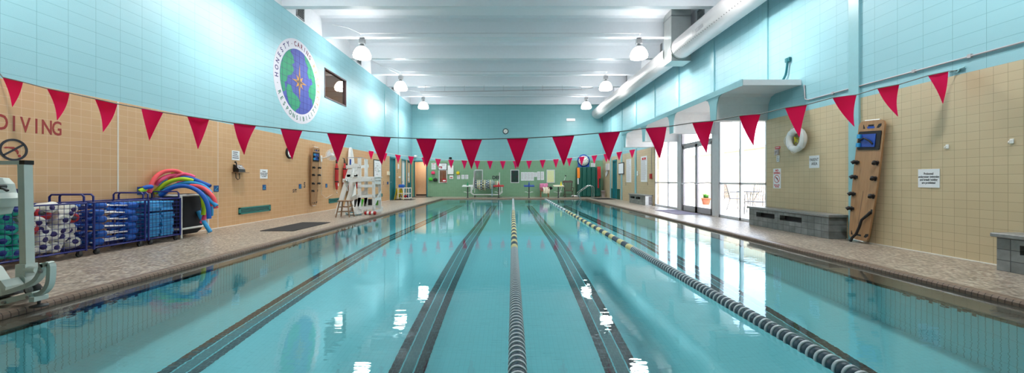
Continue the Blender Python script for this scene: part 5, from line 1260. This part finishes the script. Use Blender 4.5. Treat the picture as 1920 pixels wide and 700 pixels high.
m = MB(); sheet(m, frame('R', 8.71, CH+.765), .16, .055, .006); o = m.built_at('emergency_plate', 'signred', (XR, 8.71, CH+.765)); tag(o, 'small dark red plate above the key on the cream wall', 'sign')
m = MB(); put_text(m, 'EMERGENCY', .026, frame('R', 8.71, CH+.765, .006), 0, .001, .85); m.build('lettering', 'paper', o)
m = MB(); m.rbox((XR-.05, 8.66, CH+.6), (XR, 8.74, CH+.73), .01); m.sphere((XR-.05, 8.71, CH+.69), .03); m.tube([(XR-.06, 8.72, CH+.66), (XR-.07, 8.72, CH+.58)], .008, 6); o = m.built_at('key_box', 'alu_dark', (XR, 8.7, CH+.65)); tag(o, 'small metal key holder below the dark red plate', 'key holder')
notice('paper_tag', 'R', 8.7, CH+.51, .09, .15, 'narrow white tag hanging below the key holder', lines=4)
# conduit
m = MB(); m.tube([(XR-.02, 7.9, 3.1), (XR-.02, 7.88, 2.8), (XR-.02, 7.80, 2.76), (XR-.02, 5, 2.755), (XR-.02, YB+.02, 2.75)], .012, 8); o = m.built_at('conduit', 'alu_dark', (XR-.02, 6, 2.75)); tag(o, 'grey conduit running along the blue band above the cream wall', 'conduit')
for y in (7.2, 5.75, 5.05, 3.8):
    m = MB(); m.box((XR-.034, y-.02, 2.735), (XR, y+.02, 2.785)); m.build('clamp', 'alu_dark', o)
m = MB(); m.tube(smooth([Vector((XR-.05, 8.34, 3.80)), Vector((XR-.05, 8.36, 3.6)), Vector((XR-.05, 8.42, 3.42)), Vector((XR-.05, 8.6, 3.3)), Vector((XR-.05, 8.95, 3.25))]), .024, 8); m.rbox((XR-.06, 8.28, 3.72), (XR, 8.42, 3.82), .01); o = m.built_at('bent_pipe', 'teal_dark', (XR-.05, 8.5, 3.5)); tag(o, 'short bent teal pipe on the blue wall above the canopy', 'pipe')
for px, py, lb in ((1777, 275, 'small white wall hook right of the leaning spineboard'), (1898, 265, 'small white wall hook near the right edge of the photo')):
    y = RY(px); z = ZZ(py, y); m = MB(); m.rbox((XR-.012, y-.02, z-.03), (XR, y+.02, z+.03), .004); m.tube([(XR-.01, y, z+.01), (XR-.045, y, z), (XR-.05, y, z-.02), (XR-.035, y, z-.03)], .005, 6); o = m.built_at('wall_hook', 'white', (XR, y, z)); tag(o, lb, 'hook')
# far part of the right wall
def tall_board(u, z, w_, h_, label, header=None, lines=22):
    fm = frame('R', u, z); m = MB(); sheet(m, fm, w_, h_, .012); o = m.built_at('rules_board', 'paper', fm.translation); tag(o, label, 'sign'); f2 = frame('R', u, z, .012)
    tb = MB(); y0 = h_*.46
    if header:
        y0 = h_*.34; m = MB(); sheet(m, f2, w_*.62, h_*.085, .001, 0, h_*.40); hd = m.build('red_header', 'signred', o)
        m = MB(); put_text(m, header, h_*.06, frame('R', u, z+h_*.40, .0135), 0, .002, .9); m.build('lettering', 'paper', hd)
    rnd = random.Random(int(u*10))
    for i in range(lines): ww = w_*rnd.uniform(.6, .88); sheet(tb, f2, ww, h_*.014, .001, -(w_*.9-ww)/2, y0-(y0+h_*.46)*i/lines)
    tb.build('printed_text', 'alu_dark', o)
tall_board(17.45, 1.62, .82, 1.2, 'tall rules board with red heading nearest the fire alarm', 'Rules')
tall_board(19.72, 1.60, .82, 1.22, 'tall pale rules board, left one of the two on the right wall')
t = thing('bulletin_case', 'framed white bulletin case beside the teal door on the right wall', 'notice board', (XR, 20.95-.0, 1.76))
m = MB(); sheet(m, frame('R', 21.0, 1.76), .98, .66, .04); m.build('case_frame', 'lift_dark', t)
m = MB(); sheet(m, frame('R', 21.0, 1.76, .04), .88, .56, .003); m.build('pinned_sheet', 'paper', t)
for u, z, w_, h_, d_, mt, nm_, lb, ct in ((16.55, 1.27, .17, .22, .06, 'rescue_red', 'fire_alarm', 'small red fire alarm pull box at the end of its conduit', 'fire alarm'), (18.3, 1.50, .14, .1, .03, 'white', 'wall_socket', 'upper of two small white sockets between the rules boards', 'socket'), (18.3, 1.38, .14, .1, .03, 'white', 'wall_socket', 'lower of two small white sockets between the rules boards', 'socket'),
                                     (23.85, 1.95, .5, .42, .12, 'alu', 'junction_box', 'pale grey box high on the right wall beyond the teal door', 'box'), (24.2, 1.55, .5, .25, .04, 'paper', 'tilted_notice', 'tilted white notice low on the right wall near the corner', 'notice')):
    fm = frame('R', u, z, 0, .5 if nm_ == 'tilted_notice' else 0); m = MB(); sheet(m, fm, w_, h_, d_); o = m.built_at(nm_, mt, fm.translation); tag(o, lb, ct)
m = MB(); m.tube([(XR-.02, 16.5, 1.38), (XR-.02, 16.5, 2.5)], .012, 6); o = m.built_at('conduit', 'alu_dark', (XR-.02, 16.5, 2)); tag(o, 'thin vertical conduit rising from the red fire alarm', 'conduit')
for a, b in ((21.3, 21.9), (22.85, 23.2)):
    m = MB(); m.box((XR-.012, a, 0), (XR, b, .58)); m.box((XR-.02, a, .58), (XR, b, .6)); o = m.built_at('kick_panel', 'green_cover', (XR, (a+b)/2, 0)); tag(o, 'dark green panel low on the right wall, %s of the teal door' % ('near side' if a < 22 else 'far side'), 'panel')
m = MB(); m.lathe([(.13, 0), (.17, .40), (.18, .40), (.18, .43), (.15, .43), (.14, .1), (.0001, .1)], 4, (5.98, 24.3, 0), Matrix.Rotation(R(45), 3, 'Z').to_3x3()); o = m.built_at('waste_bin', 'alu_dark', (5.98, 24.3, 0)); tag(o, 'grey waste bin by the right wall near the far corner', 'bin')
# stainless grab rails
t = thing('grab_rail', 'pair of stainless steel ladder rails at the far right pool edge', 'rail', (4.95, 22.3, 0))
for y in (22.05, 22.6):
    m = MB(); m.tube(smooth([Vector((4.88, y, -.01)), Vector((4.88, y, .58)), Vector((4.84, y, .72)), Vector((4.7, y, .79)), Vector((4.55, y, .75)), Vector((4.12, y, .46)), Vector((4.0, y, .33)), Vector((4.02, y, .2)), Vector((4.12, y, .05)), Vector((4.16, y, -.3)), Vector((4.16, y, -.8))], 4), .021, 10); m.build('rail', 'steel', t)
    m = MB(); m.lathe([(.05, .0), (.05, .012), (.03, .02)], 16, (4.88, y, 0), 'Z'); m.build('deck_flange', 'steel', t)

# ================================================================== FAR WALL THINGS
def fbox(px0, py0, px1, py1, d, mat, name, label, cat, extra=None, d0=0):
    x0, x1, z0, z1 = FX(px0), FX(px1), FZ(py1), FZ(py0); fm = frame('F', (x0+x1)/2, (z0+z1)/2, d0); m = MB(); sheet(m, fm, x1-x0, z1-z0, d); o = m.built_at(name, mat, fm.translation); tag(o, label, cat); return o
def fnote(px0, py0, px1, py1, label, group=None, lines=5, title=None):
    x0, x1, z0, z1 = FX(px0), FX(px1), FZ(py1), FZ(py0); return notice('posted_notice', 'F', (x0+x1)/2, (z0+z1)/2, x1-x0, z1-z0, label, 'notice', lines, group=group, title=title, ink='alu_dark')
fnote(809, 306, 817, 318, 'white notice on the green wall right of the far doorway', title=1)
fnote(857, 328, 862.6, 336, 'small white notice under the yellow box, left of three in a row')
fnote(865.2, 328, 870.8, 336, 'small white notice, middle of three in a row on the green wall')
fnote(872.2, 328, 878, 336, 'small white notice, right of three in a row on the green wall')
o = fbox(821.4, 305.7, 838.6, 319.3, .03, 'mural_dark', 'framed_poster', 'dark framed poster above the leftmost window of the green wall', 'poster')
m = MB(); fm = frame('F', FX(830), FZ(312.5), .03); sheet(m, fm, .54, .41, .002); po = m.build('poster_sheet', 'paper', o)
m = MB(); f2 = frame('F', FX(830), FZ(312.5), .032); rnd = random.Random(6)
for k in range(14): disc2(m, f2, .028, 10, cx=-.22+.2*rnd.random(), cy=-.17+.2*rnd.random(), t=.001)
m.build('red_pattern', 'signred', po)
m = MB(); 
for k in range(3): sheet(m, f2, .3-.05*k, .018, .001, .05, .15-.05*k)
m.build('printed_text', 'alu_dark', po)
fbox(840, 310.7, 850.7, 327, .12, 'white', 'wall_cabinet', 'white wall cabinet right of the framed poster', 'cabinet')
o = fbox(843, 329, 850, 335.7, .06, 'white', 'glove_box', 'small white box with dark red label below the white cabinet', 'box'); m = MB(); sheet(m, frame('F', FX(846.5), FZ(333.4), .06), .17, .06, .002); m.build('red_label', 'rescue_red', o)
def bag(px, py, w_, h_, mat, label):
    x, z = FX(px), FZ(py); m = MB(); m.rbox((x-w_/2, YF-.14, z-h_/2), (x+w_/2, YF-.01, z+h_/2*.7), .04); m.tube([(x-w_*.25, YF-.07, z+h_*.3), (x, YF-.05, z+h_*.62), (x+w_*.25, YF-.07, z+h_*.3)], .012, 6); o = m.built_at('hanging_bag', mat, (x, YF-.07, z)); tag(o, label, 'bag')
bag(812.5, 324, .25, .22, 'pinkbag', 'pink bag hanging on the green wall by the far doorway'); bag(807.8, 335.8, .26, .22, 'greenbag', 'lime green bag hanging left of the black bag'); bag(816.6, 337.2, .28, .23, 'black', 'black bag hanging right of the lime green one'); bag(859, 324.3, .22, .24, 'yellow', 'yellow pouch hanging above three small notices')
o = fbox(829.7, 335.4, 837.4, 341.6, .06, 'rescue_red', 'red_box', 'red and white box in front of the leftmost wall window', 'box', d0=.03); m = MB(); sheet(m, frame('F', FX(833.5), FZ(339), .09), .19, .08, .002); m.build('white_label', 'paper', o)
m = MB(); m.sphere((FX(844.7), YF-.08, FZ(297)), .085, sc=(1.2, .8, .8)); m.box((FX(842.6), YF-.03, FZ(298.5)), (FX(846.8), YF, FZ(295))); o = m.built_at('siren', 'black', (FX(844.7), YF, FZ(297))); tag(o, 'small black siren on the wall above the white cabinet', 'siren')
# class boards, four wide, then two strips
for i, (a, b, c, d) in enumerate(((976.9, 982.7, 323, 339), (983, 988.8, 323, 339), (989.1, 994.9, 323, 339), (995.2, 1001, 323, 339), (1001.3, 1006.8, 323.5, 332), (1007.2, 1012.8, 322, 337.8), (1014, 1020, 322, 337.8))):
    fnote(a, c, b, d, 'white schedule sheet on the green wall, %s counting from the left' % ['first of seven', 'second of seven', 'third of seven', 'fourth of seven', 'short fifth of seven', 'sixth of seven', 'rightmost of seven'][i], 'schedule sheets on the green end wall', 9)
fnote(1108, 306, 1116, 313, 'white paper on the wall right of the big pace clock')
fbox(1062, 222.8, 1078, 227.6, .08, 'alu', 'exit_light_box', 'pale box fitting high on the blue end wall at right', 'light fitting')
m = MB(); put_text(m, 'DEE', .30, frame('F', FX(930.3), FZ(333.5), .001), 0, .012, 1.0, .002); o = m.built_at('depth_lettering', 'ink', (FX(930), YF, FZ(333.5))); tag(o, 'black DEE letters painted on the green wall behind the reel', 'lettering')
m = MB()
m.tube([(FX(905), YF-.03, 2.0), (FX(905)+.6, YF-.03, 2.0)], .001, 4) if False else None
# starting blocks
def start_block(px, x, mats, label, cone_dx, cone):
    y = 23.25; t = thing('starting_block', label, 'starting block', (x, y, 0), 'starting blocks at the deep end'); mt = mats
    m = MB(); m.add([Vector(v) for v in ((x-.32, y-.25, .70), (x+.32, y-.25, .70), (x+.32, y+.3, .76), (x-.32, y+.3, .76), (x-.32, y-.25, .75), (x+.32, y-.25, .75), (x+.32, y+.3, .81), (x-.32, y+.3, .81))], [(0,3,2,1),(4,5,6,7),(0,1,5,4),(1,2,6,5),(2,3,7,6),(3,0,4,7)]); m.build('platform', mt, t)
    m = MB(); m.tube([(x, y+.05, 0), (x, y+.05, .72)], .035); m.lathe([(.09, 0), (.09, .015)], 16, (x, y+.05, 0)); m.build('post', 'lift_dark', t)
    for s in (-1, 1):
        m = MB(); m.rbox((x+s*.12-(.14 if s < 0 else 0), y+.1, .36), (x+s*.12+(.14 if s > 0 else 0), y+.3, .385), .006); m.tube([(x+s*.2, y+.2, .37), (x, y+.06, .32)], .012, 6); m.build('step', 'white', t)
    c_ = MB(); cx_ = x+cone_dx; c_.lathe([(.065, .0), (.06, .01), (.01, .25), (.0001, .255)], 16, (cx_, y, .775), 'Z'); c_.box((cx_-.075, y-.075, .76), (cx_+.075, y+.075, .778)); o = c_.built_at('marker_cone', cone, (cx_, y, .76)); tag(o, '%s cone standing on the %s starting block' % ({'leaf2': 'green', 'signred': 'red', 'clock_blue': 'blue', 'yellow': 'yellow'}[cone], {'leaf2': 'white leftmost', 'signred': 'red topped', 'clock_blue': 'blue topped', 'yellow': 'yellow topped'}[cone]), 'cone', 'cones on the starting blocks')
M['leaf2'] = plain('green cone', (20, 140, 90), .5)
fx_ = lambda px: (px-CX)*23.25/F
start_block(877, fx_(876.8), 'white', 'starting block with white top, leftmost at the deep end', 0, 'leaf2')
start_block(935, fx_(935), 'signred', 'starting block with red top in front of the lane rope reel', 0, 'signred')
start_block(992, fx_(992), 'clock_blue', 'starting block with blue top below the schedule sheets', 0, 'clock_blue')
start_block(1047, fx_(1047), 'cream', 'starting block with cream yellow top beside the rocking chair', fx_(1052)-fx_(1047), 'yellow')
# lane rope reel
ry = 24.4; kx = lambda px: (px-CX)*ry/F; kz = lambda py: ZZ(py, ry)
t = thing('rope_reel', 'wheeled white frame with a reel of wound lane ropes at the end wall', 'reel', (kx(912), ry, 0))
zb = kz(365.3)
for nm_, pts in (('base_rail', [(kx(884), ry-.25, kz(350)), (kx(883.5), ry-.25, zb+.12), (kx(888), ry-.25, zb), (kx(936), ry-.25, zb), (kx(941), ry-.25, zb+.12), (kx(941), ry-.25, kz(350))]), ('base_rail', [(kx(884), ry+.25, kz(350)), (kx(883.5), ry+.25, zb+.12), (kx(888), ry+.25, zb), (kx(936), ry+.25, zb), (kx(941), ry+.25, zb+.12), (kx(941), ry+.25, kz(350))]),
                 ('upright', [(kx(887), ry-.25, kz(356)), (kx(890), ry-.05, kz(320)), (kx(892), ry+.05, kz(319.5)), (kx(889), ry+.25, kz(362))]), ('upright', [(kx(936.5), ry-.2, zb), (kx(936.5), ry, kz(324)), (kx(936.5), ry+.2, zb)]), ('cross_rail', [(kx(888), ry-.25, zb), (kx(888), ry+.25, zb)]), ('cross_rail', [(kx(936), ry-.25, zb), (kx(936), ry+.25, zb)])):
    m = MB(); m.tube([Vector(p) for p in pts], .024, 8); m.build(nm_, 'white', t)
m = MB(); m.tube([(kx(890), ry, kz(346)), (kx(937), ry, kz(346))], .03, 8); m.build('axle', 'steel', t)
for x in (kx(890.5), kx(935)):
    for y in (ry-.25, ry+.25): m = MB(); m.lathe([(.055, -.02), (.06, -.01), (.06, .01), (.055, .02)], 16, (x, y, .062), 'X'); m.tube([(x, y, .06), (x, y, zb)], .012, 6); m.build('caster', 'lift_dark', t)
m = MB(); m.box((kx(889), ry-.3, kz(352)), (kx(890.4), ry+.3, kz(320))); m.build('side_plate', 'alu_dark', t)
cols = ['rope_navy', 'rope_white', 'rope_yellow', 'rope_white', 'rope_navy', 'rope_yellow', 'rope_white']
for k in range(14):
    x = kx(892.5)+k*.116
    if x > kx(935.5): break
    r = .26 if k < 10 else .2; n = 48
    m = MB(); pts = [(x+.02*i/n, ry+r*math.cos(2*PI*i/n), kz(346)+r*math.sin(2*PI*i/n)-(.09 if 1 < k < 6 else 0)*(1-math.sin(2*PI*i/n))/2) for i in range(n+1)]
    m.tube(pts, .047, 8)
    for fi in range(len(m.f)): m.m[fi] = 0 if (fi//8) % 4 < 2 else 1
    o = m.built_at('wound_rope', [cols[k % 7], cols[(k+1) % 7]], (x, ry, kz(346))); tag(o, 'wound lane rope turn on the reel, %s from the left' % ['first', 'second', 'third', 'fourth', 'fifth', 'sixth', 'seventh', 'eighth', 'ninth', 'tenth', 'eleventh', 'twelfth', 'thirteenth', 'fourteenth'][k], 'lane rope', 'lane ropes wound on the reel')
m = MB(); x = kx(923); n = 26
for i in range(n): z0_ = kz(338)-(kz(338)-.04)*i/n; m.lathe([(.03, 0), (.045, .005), (.045, .022), (.03, .027)], 10, (x, ry-.32, z0_-.03), 'Z', i % 2)
o = m.built_at('hanging_rope', ['tile_sky', 'rope_white'], (x, ry-.32, 0)); tag(o, 'blue and white lane rope end hanging down from the reel', 'lane rope')
# pink draped chair
cx_, cy_ = (1021-CX)*24.4/F, 24.4
t = thing('draped_chair', 'wooden chair draped with pink and cream towels at the end wall', 'chair', (cx_, cy_, 0))
for sx in (-1, 1):
    for sy in (-1, 1): m = MB(); m.tube([(cx_+sx*.25, cy_+sy*.24, 0), (cx_+sx*.25, cy_+sy*.24, .42 if sy > 0 else .62)], .022, 8); m.build('leg', 'chair_wood', t)
    m = MB(); m.rbox((cx_+sx*.25-.025, cy_-.27, .60), (cx_+sx*.25+.025, cy_+.25, .64), .01); m.build('armrest', 'chair_wood', t)
m = MB(); m.rbox((cx_-.27, cy_-.25, .38), (cx_+.27, cy_+.25, .46), .02); m.build('seat', 'chair_wood', t)
m = MB(); m.rbox((cx_-.26, cy_+.2, .46), (cx_+.26, cy_+.27, .84), .03); m.build('backrest', 'chair_wood', t)
def cloth(name, mat, x0, x1, ypts, label, cat, amp=.02):
    m = MB(); v = []; n = 10; k = len(ypts)
    for s_ in (0, 1):
        for i in range(k):
            for j in range(n+1):
                x = x0+(x1-x0)*j/n; y, z = ypts[i]; w_ = amp*math.sin(j*1.9+i*.7); v.append((x+w_*.6, y+w_+s_*.014, z+amp*.5*math.sin(j*1.3+i)))
    K = k*(n+1); f = []
    for i in range(k-1):
        for j in range(n): q = [i*(n+1)+j, i*(n+1)+j+1, (i+1)*(n+1)+j+1, (i+1)*(n+1)+j]; f += [tuple(q[::-1]), tuple(K+a for a in q)]
    m.add(v, f, 0, True); o = m.built_at(name, mat, (x0, ypts[0][0], ypts[0][1])); tag(o, label, cat)
cloth('draped_towel', 'pinkfloral', cx_-.3, cx_+.22, [(cy_+.17, .46), (cy_+.15, .62), (cy_+.14, .84), (cy_+.2, .90), (cy_+.3, .86), (cy_+.32, .6)], 'pink patterned towel draped over the wooden chair back', 'towel')
cloth('draped_towel', 'cream', cx_-.12, cx_+.3, [(cy_+.1, .66), (cy_-.05, .60), (cy_-.2, .56), (cy_-.31, .48), (cy_-.31, .36), (cy_-.31, .26)], 'cream towel hanging off the seat of the draped chair', 'towel', .03)
m = MB(); m.sphere((cx_+.4, cy_-.05, .60), .12, sc=(1, .8, .9)); m.tube([(cx_+.3, cy_, .66), (cx_+.25, cy_, .70), (cx_+.2, cy_+.1, .7)], .015, 6); o = m.built_at('dark_bag', 'black', (cx_+.4, cy_, .6)); tag(o, 'black bag hanging off the right arm of the draped chair', 'bag')
# rocking chair
rx_, ry_ = (1066-CX)*24.5/F, 24.5
t = thing('rocking_chair', 'dark brown wooden rocking chair by the end wall', 'rocking chair', (rx_, ry_, 0))
for s in (-1, 1):
    m = MB(); m.tube(smooth([Vector((rx_+s*.26, ry_-.48, .10)), Vector((rx_+s*.26, ry_-.2, .03)), Vector((rx_+s*.26, ry_+.1, .022)), Vector((rx_+s*.26, ry_+.42, .1))], 4), .022, 8); m.build('rocker', 'dark_wood', t)
    for y0_, y1_ in ((-.26, -.22), (.22, .18)): m = MB(); m.tube([(rx_+s*.27, ry_+y0_, .04), (rx_+s*.24, ry_+y1_, .40)], .02, 8); m.build('leg', 'dark_wood', t)
    m = MB(); m.tube([(rx_+s*.27, ry_-.24, .40), (rx_+s*.29, ry_-.24, .60)], .016, 8); m.tube([(rx_+s*.29, ry_-.28, .61), (rx_+s*.30, ry_+.0, .62), (rx_+s*.25, ry_+.22, .64)], .024, 8); m.build('armrest', 'dark_wood', t)
    m = MB(); m.tube([(rx_+s*.22, ry_+.2, .42), (rx_+s*.3, ry_+.36, 1.06)], .028, 8); m.build('back_post', 'dark_wood', t)
m = MB(); m.rbox((rx_-.27, ry_-.27, .39), (rx_+.27, ry_+.24, .43), .015); m.build('seat', 'dark_wood', t)
m = MB(); m.prism([(-.33, .94), (.33, .94), (.34, 1.05), (.2, 1.10), (0, 1.08), (-.2, 1.10), (-.34, 1.05)], lambda u, v, w: (rx_+u, ry_+.33+w+(v-1)*.2, v), 0, .03); m.build('crest_rail', 'dark_wood', t)
for k in range(6):
    m = MB(); a = -.16+.064*k; m.tube([(rx_+a, ry_+.2, .42), (rx_+a*1.35, ry_+.33, .95)], .017, 6); m.build('spindle', 'dark_wood', t)
m = MB(); m.tube([(rx_-.26, ry_-.24, .2), (rx_+.26, ry_-.24, .2)], .014, 6); m.tube([(rx_-.26, ry_+.2, .18), (rx_+.26, ry_+.2, .18)], .014, 6); m.build('stretcher', 'dark_wood', t)
# pole leaning on the wall
a, b = P(1047.5, 367, 24.9), P(1060.6, 330, YF-.03); a.z = .012; m = MB(); m.tube([a, b], .014, 6); o = m.built_at('reach_pole', 'white', a); tag(o, 'thin white pole leaning on the green wall by the rocking chair', 'pole'); m = MB(); m.sphere(b, .045); m.build('end_knob', 'black', o)
rnd = random.Random(8); m = MB(); bx_ = (1078-CX)*24.6/F
for k in range(9): m.sphere((bx_+rnd.uniform(-.16, .16), 24.6+rnd.uniform(-.1, .1), .05+rnd.uniform(0, .06)), rnd.uniform(.05, .08), sc=(1.3, 1, .7))
o = m.built_at('towel_pile', 'white', (bx_, 24.6, 0)); tag(o, 'crumpled white towel pile between rocking chair and green cover', 'towel')
# big green cover with pace clock above
gx0, gx1 = (1083-CX)*24.6/F, (1127-CX)*24.6/F-.02
t = thing('folded_mat_stack', 'dark green upholstered folding mats standing in the right far corner', 'gym mat', ((gx0+gx1)/2, 24.9, 0)); n = 5
for k in range(n):
    a = gx0+(gx1-gx0)*k/n; m = MB(); m.rbox((a+.004, 24.62, .03), (a+(gx1-gx0)/n-.004, 25.2, 1.98), .04); m.build('mat_panel', 'green_cover', t)
pc = (1094.5-CX)*24.75/F; zc = ZZ(301.5, 24.75)
t = thing('pace_clock', 'large white pace clock on a round blue board above the green mats', 'clock', (pc, 24.8, zc)); R90 = Matrix.Rotation(R(90), 3, 'X')
m = MB(); m.lathe([(.0001, 0), (.41, 0), (.41, .04), (.0001, .04)], 40, (pc, 24.82, zc), R90); m.box((pc-.38, 24.78, 1.985), (pc+.38, 24.82, zc)); m.build('blue_board', 'clock_blue', t)
m = MB(); m.lathe([(.0001, 0), (.33, 0), (.33, .012), (.0001, .012)], 40, (pc, 24.78, zc), R90); fc = m.build('clock_face', 'clock_face', t)
m = MB(); fmx = Matrix(((1,0,0,pc),(0,0,-1,24.766),(0,1,0,zc),(0,0,0,1)))
for k in range(12): sheet(m, fmx @ Matrix.Rotation(k*PI/6, 4, 'Z'), .03, .05, .002, 0, .26)
for k in range(60): sheet(m, fmx @ Matrix.Rotation(k*PI/30, 4, 'Z'), .006, .02, .002, 0, .31)
m.build('numeral_marks', 'ink', fc)
for nm_, an, L_, mt in (('minute_hand', 70, .25, 'ink'), ('second_hand', 250, .28, 'signred')):
    m = MB(); sheet(m, fmx @ Matrix.Rotation(-R(an), 4, 'Z'), .014, L_, .005, 0, L_/2-.04); m.build(nm_, mt, fc)
cloth('hanging_jacket', 'rescue_red', (1119.5-CX)*24.6/F, (1126-CX)*24.6/F, [(24.7, 1.97), (24.58, 2.0), (24.56, 1.75), (24.55, 1.45), (24.55, 1.22)], 'red jacket hanging over the green mats at right', 'jacket')
cloth('hanging_lanyard', 'rescue_red', (1120.5-CX)*24.55/F, (1123-CX)*24.55/F, [(24.54, 1.21), (24.53, .95), (24.53, .6)], 'red and white cords hanging below the red jacket', 'cord', .01)
cloth('hanging_vest', 'orange', (1082-CX)*24.55/F, (1087-CX)*24.55/F, [(24.6, 1.93), (24.55, 1.7), (24.54, 1.45), (24.54, 1.25)], 'orange and yellow vest hanging on the left edge of the green mats', 'vest')
cloth('hanging_cloth', 'paper', (1083-CX)*24.5/F, (1085-CX)*24.5/F, [(24.53, 1.24), (24.53, 1.0), (24.53, .85)], 'white strip hanging below the orange vest', 'cloth', .006)
# ================================================================== CAMERA, SKY, EXPOSURE
cam = bpy.data.cameras.new('camera'); co = bpy.data.objects.new('camera', cam); COL.objects.link(co)
cam.sensor_fit = 'HORIZONTAL'; cam.sensor_width = 36; cam.lens = 36*F/1920; cam.shift_x = (960-CX)/1920; cam.shift_y = -(350-CY)/1920
cam.clip_start = .05; cam.clip_end = 200
co.location = (0, 0, CH); co.rotation_euler = (R(90), 0, 0); scn.camera = co
wd = bpy.data.worlds.new('sky'); scn.world = wd; wd.use_nodes = True; nt = wd.node_tree
bg = nt.nodes['Background']
sk = nt.nodes.new('ShaderNodeTexSky'); sk.sky_type = 'NISHITA'; sk.sun_disc = False; sk.sun_elevation = R(50); sk.sun_rotation = R(200); sk.dust_density = 3; sk.air_density = 1
mx = nt.nodes.new('ShaderNodeMix'); mx.data_type = 'RGBA'; mx.inputs['Factor'].default_value = .75
nt.links.new(sk.outputs[0], mx.inputs['A']); mx.inputs['B'].default_value = (.9, .96, 1.0, 1)
nt.links.new(mx.outputs['Result'], bg.inputs[0]); bg.inputs[1].default_value = 3.0
s = bpy.data.lights.new('sun', 'SUN'); s.energy = 5; s.angle = R(2); s.color = (1, .96, .9); so = bpy.data.objects.new('sun', s); COL.objects.link(so)
so.rotation_euler = Vector((.35, .3, -1)).to_track_quat('-Z', 'Y').to_euler()
scn.view_settings.view_transform = 'Standard'; scn.view_settings.look = 'None'; scn.view_settings.gamma = 1; scn.view_settings.use_curve_mapping = False
scn.view_settings.exposure = 0.5
scn.cycles.max_bounces = 10; scn.cycles.diffuse_bounces = 5; scn.cycles.glossy_bounces = 4; scn.cycles.transmission_bounces = 6; scn.cycles.transparent_max_bounces = 12
scn.cycles.use_denoising = True; scn.cycles.caustics_refractive = True; scn.cycles.caustics_reflective = False
scn.cycles.sample_clamp_indirect = 25
